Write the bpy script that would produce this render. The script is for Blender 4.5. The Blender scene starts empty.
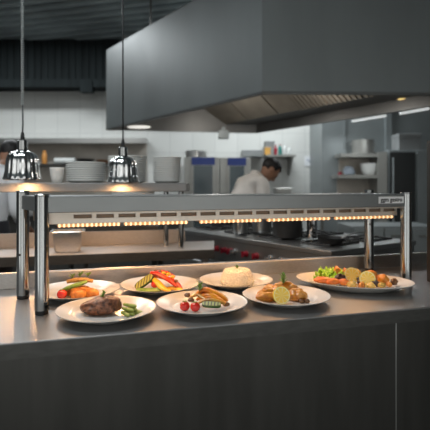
import bpy, bmesh, math, random
from mathutils import Vector, Matrix, noise
from math import sin, cos, pi, radians

SC = bpy.context.scene
COL = SC.collection
F, CX, HY, CAMZ = 450.0, 215.0, 186.0, 1.28      # focal length in px, principal column, horizon row, eye height
R = random.Random(7)

def P(px, py, y):
    """point at depth y (metres) seen at column px, row py"""
    return Vector(((px - CX) / F * y, y, CAMZ - (py - HY) / F * y))
def X(px, y): return (px - CX) / F * y
def Z(py, y): return CAMZ - (py - HY) / F * y

# ------------------------------------------------------------------ materials
def mat(name, color, rough=0.5, metal=0.0, var=0.0, scale=20.0, bump=0.0, spec=0.5, emit=None, estr=0.0,
        stretch=(1, 1, 1), color2=None, trans=0.0, sss=0.0, coat=0.0, alpha=1.0, rvar=0.0):
    m = bpy.data.materials.new(name); m.use_nodes = True
    nt = m.node_tree; b = nt.nodes['Principled BSDF']
    b.inputs['Base Color'].default_value = (*color, 1)
    b.inputs['Roughness'].default_value = rough
    b.inputs['Metallic'].default_value = metal
    b.inputs['Specular IOR Level'].default_value = spec
    if trans: b.inputs['Transmission Weight'].default_value = trans
    if coat: b.inputs['Coat Weight'].default_value = coat; b.inputs['Coat Roughness'].default_value = 0.15
    if sss:
        b.inputs['Subsurface Weight'].default_value = sss
        b.inputs['Subsurface Radius'].default_value = (0.01, 0.006, 0.003)
        b.inputs['Subsurface Scale'].default_value = 0.5
    if emit:
        b.inputs['Emission Color'].default_value = (*emit, 1); b.inputs['Emission Strength'].default_value = estr
    if var or bump or color2 or rvar:
        tc = nt.nodes.new('ShaderNodeTexCoord'); mp = nt.nodes.new('ShaderNodeMapping')
        mp.inputs['Scale'].default_value = stretch
        nz = nt.nodes.new('ShaderNodeTexNoise'); nz.inputs['Scale'].default_value = scale; nz.inputs['Detail'].default_value = 4
        nt.links.new(tc.outputs['Object'], mp.inputs['Vector']); nt.links.new(mp.outputs['Vector'], nz.inputs['Vector'])
        if var or color2:
            rp = nt.nodes.new('ShaderNodeValToRGB')
            c2 = color2 if color2 else tuple(min(1, c * (1 + var)) for c in color)
            c1 = color if color2 else tuple(c * (1 - var) for c in color)
            rp.color_ramp.elements[0].color = (*c1, 1); rp.color_ramp.elements[1].color = (*c2, 1)
            rp.color_ramp.elements[0].position = 0.36; rp.color_ramp.elements[1].position = 0.64
            nt.links.new(nz.outputs['Fac'], rp.inputs['Fac']); nt.links.new(rp.outputs['Color'], b.inputs['Base Color'])
        if rvar:
            mr = nt.nodes.new('ShaderNodeMapRange')
            mr.inputs['To Min'].default_value = max(0.02, rough - rvar); mr.inputs['To Max'].default_value = min(1, rough + rvar)
            nt.links.new(nz.outputs['Fac'], mr.inputs['Value']); nt.links.new(mr.outputs['Result'], b.inputs['Roughness'])
        if bump:
            bp = nt.nodes.new('ShaderNodeBump'); bp.inputs['Strength'].default_value = bump; bp.inputs['Distance'].default_value = 0.004
            nt.links.new(nz.outputs['Fac'], bp.inputs['Height']); nt.links.new(bp.outputs['Normal'], b.inputs['Normal'])
    return m

def tile_mat(name, color, grout, w=0.2, h=0.2, rough=0.3):
    m = bpy.data.materials.new(name); m.use_nodes = True
    nt = m.node_tree; b = nt.nodes['Principled BSDF']; b.inputs['Roughness'].default_value = rough
    tc = nt.nodes.new('ShaderNodeTexCoord'); sp = nt.nodes.new('ShaderNodeSeparateXYZ'); cb = nt.nodes.new('ShaderNodeCombineXYZ')
    ad = nt.nodes.new('ShaderNodeMath'); ad.operation = 'ADD'
    br = nt.nodes.new('ShaderNodeTexBrick'); br.offset = 0.0; br.squash = 1.0
    br.inputs['Color1'].default_value = (*color, 1); br.inputs['Color2'].default_value = (*[c * 0.95 for c in color], 1)
    br.inputs['Mortar'].default_value = (*grout, 1); br.inputs['Scale'].default_value = 1.0
    br.inputs['Mortar Size'].default_value = 0.004; br.inputs['Brick Width'].default_value = w; br.inputs['Row Height'].default_value = h
    nt.links.new(tc.outputs['Object'], sp.inputs[0])
    nt.links.new(sp.outputs['X'], ad.inputs[0]); nt.links.new(sp.outputs['Y'], ad.inputs[1])
    nt.links.new(ad.outputs[0], cb.inputs['X']); nt.links.new(sp.outputs['Z'], cb.inputs['Y'])
    nt.links.new(cb.outputs[0], br.inputs['Vector']); nt.links.new(br.outputs['Color'], b.inputs['Base Color'])
    return m

M = {}
M['steel'] = mat('brushed_steel', (0.60, 0.60, 0.59), 0.30, 1.0, var=0.06, scale=6, stretch=(1, 40, 40), bump=0.02, rvar=0.06)
M['worktop'] = mat('worktop_steel', (0.30, 0.30, 0.30), 0.38, 0.78, var=0.05, scale=8, stretch=(1, 30, 30), bump=0.02, rvar=0.06)
M['upstand'] = mat('upstand_steel', (0.60, 0.57, 0.54), 0.38, 1.0, var=0.06, scale=8, stretch=(1, 30, 30), rvar=0.06)
M['satin'] = mat('satin_steel', (0.50, 0.49, 0.48), 0.42, 0.6, var=0.06, scale=6, stretch=(1, 30, 30))
M['shelf_steel'] = mat('shelf_steel', (0.27, 0.265, 0.26), 0.42, 0.7, var=0.05, scale=6, stretch=(1, 30, 30))
M['splash'] = mat('splash_steel', (0.50, 0.46, 0.42), 0.42, 0.7, var=0.05, scale=6, stretch=(1, 30, 30))
M['dark_steel'] = mat('dark_brushed_steel', (0.085, 0.085, 0.08), 0.38, 0.75, var=0.10, scale=3, stretch=(6, 6, 0.6), rvar=0.05)
M['edge_steel'] = mat('edge_steel', (0.10, 0.10, 0.095), 0.4, 0.7, var=0.08, scale=5, stretch=(1, 20, 20))
M['hood'] = mat('hood_grey_steel', (0.130, 0.146, 0.148), 0.45, 0.25, var=0.07, scale=1.6, stretch=(2, 2, 0.4), rvar=0.05)
M['hood_in'] = mat('hood_inner_steel', (0.17, 0.168, 0.162), 0.42, 0.7, var=0.08, scale=4, rvar=0.05)
M['baffle'] = mat('baffle_steel', (0.36, 0.32, 0.265), 0.45, 0.5, var=0.08, scale=6)
M['chrome'] = mat('polished_chrome', (0.80, 0.81, 0.82), 0.06, 1.0)
M['post'] = mat('satin_chrome', (0.42, 0.43, 0.43), 0.16, 1.0)
M['fascia'] = mat('fascia_steel', (0.28, 0.292, 0.292), 0.38, 0.75, var=0.02, scale=3, stretch=(1, 12, 12))
M['housing'] = mat('lamp_housing_steel', (0.72, 0.65, 0.57), 0.42, 0.65, var=0.06, scale=12)
M['slot'] = mat('slot_shadow_metal', (0.30, 0.225, 0.165), 0.6, 0.5)  # tan holds the warm lit look of slot insides; also sets off baffle gaps
M['bead'] = mat('glowing_element', (1.0, 0.72, 0.40), 0.4, emit=(1.0, 0.70, 0.40), estr=1.35)
M['glow_tube'] = mat('glowing_tube', (0.8, 0.5, 0.25), 0.4, emit=(1.0, 0.42, 0.13), estr=0.5)
M['tray'] = mat('element_tray', (0.42, 0.33, 0.24), 0.4, 0.8)
M['black'] = mat('black_plastic', (0.012, 0.012, 0.013), 0.5)
M['cable'] = mat('cable_rubber', (0.018, 0.018, 0.02), 0.45)
M['coil'] = mat('coiled_cable_grey', (0.27, 0.29, 0.29), 0.4)
M['porcelain'] = mat('white_porcelain', (0.68, 0.665, 0.635), 0.22, var=0.01, scale=3, coat=0.12)
M['porcelain_stack'] = mat('stacked_porcelain', (0.86, 0.87, 0.85), 0.25, var=0.02, scale=5)
M['cup'] = mat('cup_porcelain', (0.86, 0.83, 0.78), 0.35, var=0.03, scale=10)
M['badge'] = mat('badge_plate', (0.90, 0.90, 0.90), 0.35, 0.0)
M['ink'] = mat('black_lettering', (0.01, 0.01, 0.01), 0.5)
M['tile'] = tile_mat('white_tile', (0.60, 0.61, 0.59), (0.46, 0.47, 0.46), 0.35, 0.3)
M['wallgrey'] = mat('grey_wall_panel', (0.22, 0.245, 0.25), 0.35, 0.35, var=0.06, scale=2)
M['plaster'] = mat('dark_plaster', (0.10, 0.105, 0.105), 0.8, var=0.05, scale=3)
M['ceil'] = mat('dark_ceiling_paint', (0.26, 0.31, 0.325), 0.55, var=0.25, scale=1.4, bump=0.1)
M['band'] = mat('dark_duct_paint', (0.014, 0.018, 0.019), 0.8, spec=0.1, var=0.2, scale=3, stretch=(5, 5, 0.3))
M['floor'] = mat('floor_tile_dark', (0.07, 0.065, 0.06), 0.45, var=0.12, scale=4)
M['brown'] = mat('brown_steel_recess', (0.46, 0.42, 0.37), 0.5, 0.2, var=0.15, scale=3)
M['range'] = mat('range_steel', (0.30, 0.305, 0.30), 0.36, 0.85, var=0.08, scale=5, rvar=0.06)
M['range_top'] = mat('range_top_steel', (0.42, 0.43, 0.43), 0.33, 0.9, var=0.08, scale=5)
M['iron'] = mat('cast_iron', (0.02, 0.02, 0.02), 0.55, var=0.2, scale=20)
M['red'] = mat('red_plastic', (0.26, 0.010, 0.026), 0.3, coat=0.2)
M['greyknob'] = mat('grey_knob', (0.45, 0.45, 0.46), 0.25, 0.8)
M['glass_dark'] = mat('dark_fridge_glass', (0.06, 0.075, 0.08), 0.12, 0.0, var=0.15, scale=2)
M['glass_black'] = mat('black_oven_glass', (0.022, 0.024, 0.024), 0.25)
M['blue'] = mat('blue_header', (0.015, 0.03, 0.13), 0.4)
M['fridge'] = mat('fridge_steel', (0.33, 0.33, 0.31), 0.4, 0.6, var=0.06, scale=4)
M['jacket'] = mat('white_jacket_cotton', (0.86, 0.82, 0.78), 0.85, var=0.07, scale=9, bump=0.35)
M['jacket_cool'] = mat('pale_jacket_cotton', (0.80, 0.81, 0.83), 0.85, var=0.07, scale=9, bump=0.35)
M['trousers'] = mat('dark_trousers', (0.02, 0.02, 0.025), 0.8, var=0.1, scale=12)
M['skin'] = mat('skin', (0.36, 0.19, 0.12), 0.5, var=0.06, scale=15, sss=0.05)
M['hair'] = mat('black_hair', (0.008, 0.007, 0.007), 0.55, bump=0.5, scale=60, stretch=(1, 1, 0.2))
M['eye'] = mat('eye_dark', (0.02, 0.015, 0.012), 0.2)
M['lip'] = mat('lip', (0.30, 0.11, 0.09), 0.5)
M['tube'] = mat('light_tube', (0.9, 0.93, 0.95), 0.4, emit=(0.95, 0.97, 0.95), estr=0.5)
M['hoodlamp'] = mat('hood_lamp_glass', (0.9, 0.9, 0.85), 0.4, emit=(1.0, 0.96, 0.88), estr=0.8)  # emission put in for a lamp's reflection on the hood's inner wall
M['hoodlamp_warm'] = mat('hood_lamp_amber', (0.9, 0.7, 0.3), 0.4, emit=(1.0, 0.70, 0.25), estr=0.9)
M['bulb'] = mat('heat_bulb_glow', (1, 0.85, 0.6), 0.3, emit=(1.0, 0.72, 0.42), estr=3.0)
M['paper'] = mat('paper', (0.68, 0.70, 0.72), 0.8, var=0.02, scale=10)
M['bluemark'] = mat('blue_print', (0.10, 0.16, 0.34), 0.7)
M['yellow_pl'] = mat('amber_tub', (0.55, 0.30, 0.07), 0.5, var=0.06, scale=6)
M['orange_pl'] = mat('orange_bottle', (0.50, 0.22, 0.05), 0.5, var=0.06, scale=6)
M['teal'] = mat('teal_bottle', (0.02, 0.17, 0.15), 0.4, var=0.06, scale=6)
M['white_pl'] = mat('white_bottle', (0.55, 0.57, 0.56), 0.45, var=0.03, scale=6)
M['grey_pl'] = mat('grey_box_card', (0.20, 0.21, 0.21), 0.6, var=0.08, scale=6)
M['bag'] = mat('pale_blue_bag', (0.25, 0.29, 0.34), 0.6, var=0.1, scale=10)
M['pillar'] = mat('dark_brown_pillar', (0.020, 0.015, 0.011), 0.5, var=0.1, scale=4)
# food
M['steak'] = mat('seared_steak', (0.055, 0.019, 0.010), 0.42, color2=(0.30, 0.115, 0.055), scale=90, bump=1.0, coat=0.1)
M['croquette'] = mat('fried_golden_crust', (0.55, 0.16, 0.025), 0.42, color2=(0.78, 0.33, 0.07), scale=60, bump=0.6, coat=0.2)
M['crumb'] = mat('breaded_crust', (0.38, 0.18, 0.04), 0.6, color2=(0.62, 0.36, 0.12), scale=120, bump=1.0)
M['green'] = mat('green_vegetable', (0.10, 0.22, 0.02), 0.35, color2=(0.24, 0.38, 0.06), scale=60, bump=0.3, coat=0.25)
M['asparagus'] = mat('asparagus_green', (0.16, 0.22, 0.03), 0.35, color2=(0.40, 0.44, 0.10), scale=60, coat=0.3)
M['skin_green'] = mat('courgette_skin', (0.03, 0.075, 0.012), 0.35, color2=(0.07, 0.14, 0.03), scale=60)
M['herb'] = mat('herb_leaf', (0.10, 0.22, 0.03), 0.5, color2=(0.24, 0.36, 0.09), scale=80)
M['lettuce'] = mat('lettuce_leaf', (0.20, 0.50, 0.02), 0.4, color2=(0.42, 0.68, 0.07), scale=40, sss=0.1)
M['tomato'] = mat('cherry_tomato', (0.62, 0.025, 0.015), 0.14, var=0.12, scale=20, coat=0.5)
M['pepper_red'] = mat('red_pepper', (0.52, 0.018, 0.006), 0.22, color2=(0.68, 0.06, 0.012), scale=30, coat=0.3)
M['pepper_yellow'] = mat('yellow_pepper', (0.80, 0.42, 0.02), 0.2, color2=(0.85, 0.55, 0.06), scale=30, coat=0.5)
M['pepper_orange'] = mat('orange_pepper', (0.62, 0.15, 0.006), 0.28, color2=(0.74, 0.28, 0.012), scale=40, coat=0.2)
M['onion'] = mat('golden_onion', (0.38, 0.15, 0.02), 0.3, color2=(0.58, 0.32, 0.06), scale=60, coat=0.2)
M['mushroom'] = mat('brown_mushroom', (0.10, 0.038, 0.014), 0.4, color2=(0.20, 0.09, 0.03), scale=50, coat=0.3)
M['dark_mush'] = mat('dark_mushroom', (0.022, 0.012, 0.012), 0.35, color2=(0.07, 0.035, 0.03), scale=50, coat=0.3)
M['chicken'] = mat('glazed_chicken', (0.40, 0.125, 0.010), 0.3, color2=(0.70, 0.32, 0.05), scale=45, bump=0.6, coat=0.35)
M['rice'] = mat('white_rice', (0.80, 0.76, 0.66), 0.55, var=0.03, scale=30, sss=0.1)
M['salmon'] = mat('salmon_pink', (0.74, 0.15, 0.025), 0.35, color2=(0.80, 0.25, 0.05), scale=40, coat=0.3)
M['potato'] = mat('golden_potato', (0.58, 0.34, 0.06), 0.4, color2=(0.72, 0.50, 0.14), scale=40, coat=0.2)
M['carrot'] = mat('roast_carrot', (0.62, 0.17, 0.015), 0.35, color2=(0.70, 0.28, 0.03), scale=40, coat=0.3)
M['rind'] = mat('lemon_rind', (0.82, 0.64, 0.02), 0.35, var=0.05, scale=80, bump=0.2)

def lemon_mat():
    m = bpy.data.materials.new('lemon_flesh'); m.use_nodes = True
    nt = m.node_tree; b = nt.nodes['Principled BSDF']; b.inputs['Roughness'].default_value = 0.25
    b.inputs['Coat Weight'].default_value = 0.3
    tc = nt.nodes.new('ShaderNodeTexCoord'); sp = nt.nodes.new('ShaderNodeSeparateXYZ')
    nt.links.new(tc.outputs['Object'], sp.inputs[0])
    at = nt.nodes.new('ShaderNodeMath'); at.operation = 'ARCTAN2'
    nt.links.new(sp.outputs['Y'], at.inputs[0]); nt.links.new(sp.outputs['X'], at.inputs[1])
    mu = nt.nodes.new('ShaderNodeMath'); mu.operation = 'MULTIPLY'; mu.inputs[1].default_value = 4.5
    sn = nt.nodes.new('ShaderNodeMath'); sn.operation = 'SINE'; ab = nt.nodes.new('ShaderNodeMath'); ab.operation = 'ABSOLUTE'
    nt.links.new(at.outputs[0], mu.inputs[0]); nt.links.new(mu.outputs[0], sn.inputs[0]); nt.links.new(sn.outputs[0], ab.inputs[0])
    rp = nt.nodes.new('ShaderNodeValToRGB'); rp.color_ramp.elements[0].color = (0.92, 0.80, 0.40, 1); rp.color_ramp.elements[1].color = (0.90, 0.60, 0.07, 1)
    rp.color_ramp.elements[0].position = 0.08; rp.color_ramp.elements[1].position = 0.35
    nt.links.new(ab.outputs[0], rp.inputs[0]); nt.links.new(rp.outputs[0], b.inputs['Base Color'])
    return m
M['lemon'] = lemon_mat()
M['pith'] = mat('lemon_pith', (0.90, 0.86, 0.58), 0.5)

def char_mat():
    m = bpy.data.materials.new('grilled_courgette_flesh'); m.use_nodes = True
    nt = m.node_tree; b = nt.nodes['Principled BSDF']; b.inputs['Roughness'].default_value = 0.35
    tc = nt.nodes.new('ShaderNodeTexCoord'); wv = nt.nodes.new('ShaderNodeTexWave')
    wv.inputs['Scale'].default_value = 32; wv.inputs['Distortion'].default_value = 2.0
    rp = nt.nodes.new('ShaderNodeValToRGB')
    rp.color_ramp.elements[0].color = (0.06, 0.045, 0.012, 1); rp.color_ramp.elements[1].color = (0.34, 0.34, 0.07, 1)
    rp.color_ramp.elements[0].position = 0.12; rp.color_ramp.elements[1].position = 0.4
    nt.links.new(tc.outputs['Object'], wv.inputs['Vector']); nt.links.new(wv.outputs['Fac'], rp.inputs['Fac'])
    nt.links.new(rp.outputs[0], b.inputs['Base Color'])
    return m
M['grilled'] = char_mat()

# ------------------------------------------------------------------ object helpers
def tag(o, label=None, cat=None, group=None, kind=None):
    if label: o['label'] = label
    if cat: o['category'] = cat
    if group: o['group'] = group
    if kind: o['kind'] = kind
    return o
def link(name, bm, m, parent=None, smooth=False, loc=None):
    """one bmesh -> one mesh object; with a parent at loc the verts stay in world space"""
    me = bpy.data.meshes.new(name)
    bmesh.ops.recalc_face_normals(bm, faces=bm.faces[:])
    bm.to_mesh(me); bm.free()
    me.materials.append(M[m] if isinstance(m, str) else m)
    o = bpy.data.objects.new(name, me); COL.objects.link(o)
    if smooth:
        for p in me.polygons: p.use_smooth = True
        if smooth != True:
            me.set_sharp_from_angle(angle=radians(smooth))
    if loc is not None:
        me.transform(Matrix.Translation(-Vector(loc))); o.location = loc
    if parent:
        o.parent = parent
        o.location = o.location - parent_loc(parent)
    return o
def parent_loc(p):
    v = Vector((0, 0, 0))
    while p: v += p.location; p = p.parent
    return v
def empty(name, loc, label, cat, group=None):
    o = bpy.data.objects.new(name, None); COL.objects.link(o); o.location = loc
    o.empty_display_size = 0.05
    return tag(o, label, cat, group)
def struct(name, bm, m):
    o = link(name, bm, m); o['kind'] = 'structure'; return o
def copy_tree(o, loc=None, rot=None, label=None, parent=None):
    c = o.copy(); COL.objects.link(c)
    if parent: c.parent = parent
    for ch in list(o.children): copy_tree(ch, parent=c)
    if loc is not None: c.location = loc
    if rot is not None: c.rotation_euler = rot
    if label: c['label'] = label
    return c

# ------------------------------------------------------------------ bmesh helpers
def NB(): return bmesh.new()
def hexa(bm, p):
    """p: 4 bottom points then 4 top points, same winding"""
    v = [bm.verts.new(q) for q in p]
    for f in ((3, 2, 1, 0), (4, 5, 6, 7), (0, 1, 5, 4), (1, 2, 6, 5), (2, 3, 7, 6), (3, 0, 4, 7)):
        bm.faces.new([v[i] for i in f])
def box(bm, x0, x1, y0, y1, z0, z1):
    hexa(bm, [(x0, y0, z0), (x1, y0, z0), (x1, y1, z0), (x0, y1, z0), (x0, y0, z1), (x1, y0, z1), (x1, y1, z1), (x0, y1, z1)])
def prism(bm, pts, z0, z1):
    n = len(pts)
    a = [bm.verts.new((p[0], p[1], z0)) for p in pts]; b = [bm.verts.new((p[0], p[1], z1)) for p in pts]
    bm.faces.new(a[::-1]); bm.faces.new(b)
    for i in range(n): bm.faces.new((a[i], a[(i + 1) % n], b[(i + 1) % n], b[i]))
def bevel(bm, w, seg=2):
    bmesh.ops.bevel(bm, geom=bm.edges[:], offset=w, segments=seg, affect='EDGES', profile=0.5)
def lathe(bm, prof, c=(0, 0, 0), n=48, sx=1.0, sy=1.0, rot=0.0, rib=None):
    """prof: list of (r, z); sx, sy stretch it to an oval"""
    rings = []
    for k, (r, z) in enumerate(prof):
        if r < 1e-6:
            rings.append([bm.verts.new((c[0], c[1], c[2] + z))])
        else:
            ring = []
            for i in range(n):
                a = 2 * pi * i / n
                rr = r * (1 + (rib[1] * (0.5 + 0.5 * cos(rib[0] * a)) if rib and rib[2] <= k <= rib[3] else 0))
                x, y = rr * cos(a) * sx, rr * sin(a) * sy
                ring.append(bm.verts.new((c[0] + x * cos(rot) - y * sin(rot), c[1] + x * sin(rot) + y * cos(rot), c[2] + z)))
            rings.append(ring)
    for a, b in zip(rings, rings[1:]):
        if len(a) == 1 and len(b) == 1: continue
        for i in range(n):
            j = (i + 1) % n
            if len(a) == 1: bm.faces.new((a[0], b[j], b[i]))
            elif len(b) == 1: bm.faces.new((a[i], a[j], b[0]))
            else: bm.faces.new((a[i], a[j], b[j], b[i]))
def cyl(bm, c, r, z0, z1, n=28, ch=0.0):
    lathe(bm, [(0, z0), (r - ch, z0), (r, z0 + ch), (r, z1 - ch), (r - ch, z1), (0, z1)], (c[0], c[1], 0), n)
def tube(bm, pts, r, n=10, flat=1.0, closed_caps=True, up=(0, 0, 1)):
    """sweep along pts; r a number or one per point; flat squashes the section"""
    pts = [Vector(p) for p in pts]; N = len(pts)
    rs = r if isinstance(r, (list, tuple)) else [r] * N
    rings = []; up = Vector(up)
    for i, p in enumerate(pts):
        t = (pts[min(i + 1, N - 1)] - pts[max(i - 1, 0)])
        t = t.normalized() if t.length > 1e-9 else Vector((0, 0, 1))
        u = up if abs(t.dot(up)) < 0.95 else Vector((1, 0, 0))
        s = t.cross(u).normalized(); w = s.cross(t).normalized()
        rings.append([bm.verts.new(p + s * (cos(2 * pi * k / n) * rs[i]) + w * (sin(2 * pi * k / n) * rs[i] * flat)) for k in range(n)])
    for a, b in zip(rings, rings[1:]):
        for k in range(n):
            bm.faces.new((a[k], a[(k + 1) % n], b[(k + 1) % n], b[k]))
    if closed_caps:
        bm.faces.new(rings[0][::-1]); bm.faces.new(rings[-1])
def blob(bm, c, s, seed=0, amp=0.15, freq=1.5, sub=3, rot=None, flatbottom=None):
    m = bmesh.ops.create_icosphere(bm, subdivisions=sub, radius=1.0)
    Rm = rot.to_matrix() if rot is not None and hasattr(rot, 'to_matrix') else (Matrix.Rotation(rot, 3, 'Z') if rot is not None else Matrix.Identity(3))
    off = Vector((seed * 3.1, seed * 1.7, seed * 2.3))
    for v in m['verts']:
        d = 1 + amp * noise.noise(v.co * freq + off) + amp * 0.45 * noise.noise(v.co * freq * 3 + off)
        q = v.co * d
        q = Vector((q.x * s[0], q.y * s[1], q.z * s[2]))
        if flatbottom is not None and q.z < -flatbottom * s[2]: q.z = -flatbottom * s[2]
        v.co = Rm @ q + Vector(c)
def ease(pts, k=6):
    """Catmull-Rom through pts"""
    pts = [Vector(p) for p in pts]; out = []
    for i in range(len(pts) - 1):
        p0, p1, p2, p3 = pts[max(i - 1, 0)], pts[i], pts[i + 1], pts[min(i + 2, len(pts) - 1)]
        for j in range(k):
            t = j / k
            out.append(0.5 * ((2 * p1) + (p2 - p0) * t + (2 * p0 - 5 * p1 + 4 * p2 - p3) * t * t + (3 * p1 - p0 - 3 * p2 + p3) * t ** 3))
    out.append(pts[-1]); return out

# ================================================================== SETTING
b = NB(); box(b, -5.6, 4.6, -2.2, 7.4, -0.1, 0.0); struct('floor', b, 'floor')
b = NB(); box(b, -5.6, 4.6, -2.2, 7.4, 3.47, 3.6)
for i in range(46):                                                     # ribs of the corrugated deck
    y0 = -1.6 + i * 0.2
    for (xa, xb) in ((-5.6, 4.6),):
        sl = -0.35
        hexa(b, [(xa, y0 + sl * 0 + 1.2, 3.425), (xb, y0 - 1.6, 3.425), (xb, y0 - 1.53, 3.425), (xa, y0 + 1.27, 3.425),
                 (xa, y0 + 1.18, 3.475), (xb, y0 - 1.62, 3.475), (xb, y0 - 1.51, 3.475), (xa, y0 + 1.29, 3.475)])
struct('ceiling', b, 'ceil')
b = NB(); box(b, -5.6, 4.6, 7.0, 7.15, 0, 3.47); struct('wall_back', b, 'tile')
b = NB(); box(b, -5.6, -5.45, -2.2, 7.0, 0, 3.47); struct('wall_left', b, 'plaster')
b = NB(); box(b, 4.45, 4.6, -2.2, 7.0, 0, 3.47); struct('wall_right', b, 'plaster')
# dark service band high on the back wall, with upright corrugations
b = NB(); box(b, -5.45, 0.6, 6.62, 7.0, Z(86, 6.62), 3.44)
for i in range(60):
    x = -5.4 + i * 0.1
    box(b, x, x + 0.045, 6.60, 6.63, Z(84, 6.62), 3.42)
box(b, -5.45, 0.6, 6.52, 6.64, Z(87, 6.52), Z(79, 6.52))
box(b, X(80, 6.5), X(92, 6.5), 6.5, 6.62, Z(92, 6.5), Z(80, 6.5))
struct('trim_1', b, 'band')
# steel clad wall on the right, nearer than the tiles
b = NB(); box(b, X(322, 6.2), 4.45, 6.2, 7.0, 0, 3.47)
box(b, X(344.2, 6.18), X(345.6, 6.18), 6.18, 6.21, 0, 3.4)
box(b, X(386, 6.15), X(392, 6.15), 6.15, 6.21, 0, 3.4)
struct('wall_clad', b, 'wallgrey')
# dark brown pillar that closes the pass on the right
b = NB(); box(b, 0.848, 1.30, 1.72, 1.80, 0, 1.46); struct('trim_2', b, 'pillar')

# ================================================================== PASS COUNTER
def fy(x): return 1.226 + 0.278 * x           # front edge line
def ry(x): return 1.874 + 0.290 * x           # foot of the upstand
XL, XR, XE = -1.7, 0.84, 1.06
counter = empty('pass_counter', (0, 1.5, 0), 'long stainless steel pass counter with dark front panels under the plates', 'counter')
b = NB(); prism(b, [(XL, fy(XL)), (XR, fy(XR)), (XE, ry(XE) + 0.1), (XL, ry(XL) + 0.1)], 0.862, 0.9)
bevel(b, 0.002, 2); wt = link('worktop', b, 'worktop', counter)
b = NB(); prism(b, [(XL, fy(XL) - 0.003), (XR, fy(XR) - 0.003), (XR, fy(XR) + 0.003), (XL, fy(XL) + 0.003)], 0.860, 0.8965)
link('front_edge', b, 'edge_steel', counter)
b = NB(); prism(b, [(XL, ry(XL)), (XE, ry(XE)), (XE, ry(XE) + 0.03), (XL, ry(XL) + 0.03)], 0.9, 0.958)
bevel(b, 0.003, 2); link('upstand', b, 'upstand', counter)
xj = 0.565
for (xa, xb) in ((XL, xj - 0.0025), (xj + 0.0025, XR)):
    b = NB(); prism(b, [(xa, fy(xa) + 0.02), (xb, fy(xb) + 0.02), (xb, fy(xb) + 0.045), (xa, fy(xa) + 0.045)], 0.0, 0.8615)
    link('front_panel', b, 'dark_steel', counter)
b = NB(); prism(b, [(xj - 0.004, fy(xj) + 0.022), (xj + 0.004, fy(xj) + 0.022), (xj + 0.004, fy(xj) + 0.05), (xj - 0.004, fy(xj) + 0.05)], 0.0, 0.86)
link('joint_strip', b, 'range', counter)
b = NB(); prism(b, [(XL, ry(XL) + 0.06), (XR, ry(XR) + 0.06), (XR, ry(XR) + 0.09), (XL, ry(XL) + 0.09)], 0.0, 0.861)
link('back_panel', b, 'dark_steel', counter)

# ================================================================== HEATED GANTRY
FL, FR, RL, RR = Vector((-0.514, 1.336)), Vector((0.747, 1.760)), Vector((-0.649, 1.520)), Vector((0.691, 2.020))
def GA(u, d, z):
    a = FL.lerp(FR, u); c = RL.lerp(RR, u); q = a.lerp(c, d); return Vector((q.x, q.y, z))
def gu(px, d):
    k = (px - CX) / F
    A, B = FL.lerp(RL, d), FR.lerp(RR, d)
    return (k * A.y - A.x) / ((B.x - A.x) - k * (B.y - A.y))
def ghex(bm, u0, u1, d0, d1, z0, z1):
    hexa(bm, [GA(u0, d0, z0), GA(u1, d0, z0), GA(u1, d1, z0), GA(u0, d1, z0), GA(u0, d0, z1), GA(u1, d0, z1), GA(u1, d1, z1), GA(u0, d1, z1)])
gan = empty('heated_gantry', (0.05, 1.65, 0.9), 'stainless steel heat lamp bridge on four round posts over the plates', 'heat lamp bridge')
TOP = 1.249
b = NB(); ghex(b, 0.0, 1.0, -0.02, 1.02, TOP - 0.006, TOP); link('top_shelf', b, 'fascia', gan)
b = NB(); ghex(b, 0.004, 0.997, -0.045, 0.01, 1.200, TOP - 0.001); bevel(b, 0.002, 2); fas = link('fascia', b, 'fascia', gan)
b = NB(); ghex(b, 0.004, 0.997, 0.96, 1.03, 1.200, TOP - 0.001); link('rear_fascia', b, 'fascia', gan)
for u0, u1 in ((-0.006, 0.006), (0.994, 1.004)):
    b = NB(); ghex(b, u0, u1, 0.05, 0.95, 1.203, TOP - 0.001); link('end_plate', b, 'fascia', gan)
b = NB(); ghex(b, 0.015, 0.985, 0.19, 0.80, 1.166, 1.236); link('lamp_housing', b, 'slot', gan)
# slotted front of the housing: bars and bridges leave the slots open
b = NB()
ghex(b, 0.010, 0.990, 0.06, 0.17, 1.1925, 1.2015); ghex(b, 0.010, 0.990, 0.15, 0.17, 1.1630, 1.1790)
ghex(b, 0.020, 0.985, 0.135, 0.152, 1.1765, 1.1790)
su = gu(73.6, 0.15); per = (gu(96.4, 0.15) - su); last = 0.010
while su + per * 0.8 < 0.985:
    ghex(b, last, su, 0.15, 0.17, 1.1789, 1.1926); last = su + per * 0.80; su += per
ghex(b, last, 0.990, 0.15, 0.17, 1.1789, 1.1926)
link('slotted_panel', b, 'housing', gan)
SEG = [(57, 120.5), (123.5, 188), (199, 261.5), (266.5, 330), (334, 393)]
for (p0, p1) in SEG:
    u0, u1 = gu(p0, 0.2), gu(p1, 0.2)
    b = NB(); ghex(b, u0, u1, 0.20, 0.72, 1.1575, 1.1665); he = link('heating_element', b, 'tray', gan)
    b = NB(); q0, q1 = GA(u0 + 0.0015, 0.197, 1.1570), GA(u1 - 0.0015, 0.197, 1.1570); tube(b, [q0, q1], 0.0046, 12); link('glow_tube', b, 'glow_tube', he, smooth=40)
    b = NB(); n = 14
    for i in range(n):
        q = GA(u0 + (u1 - u0) * (i + 0.5) / n, 0.195, 1.1570)
        m = bmesh.ops.create_icosphere(b, subdivisions=2, radius=1.0)
        for v in m['verts']: v.co = Vector((v.co.x * 0.0052, v.co.y * 0.0056, v.co.z * 0.0060)) + q
    gl = link('glow_bead', b, 'bead', he, smooth=True); gl['kind'] = 'stuff'
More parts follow.
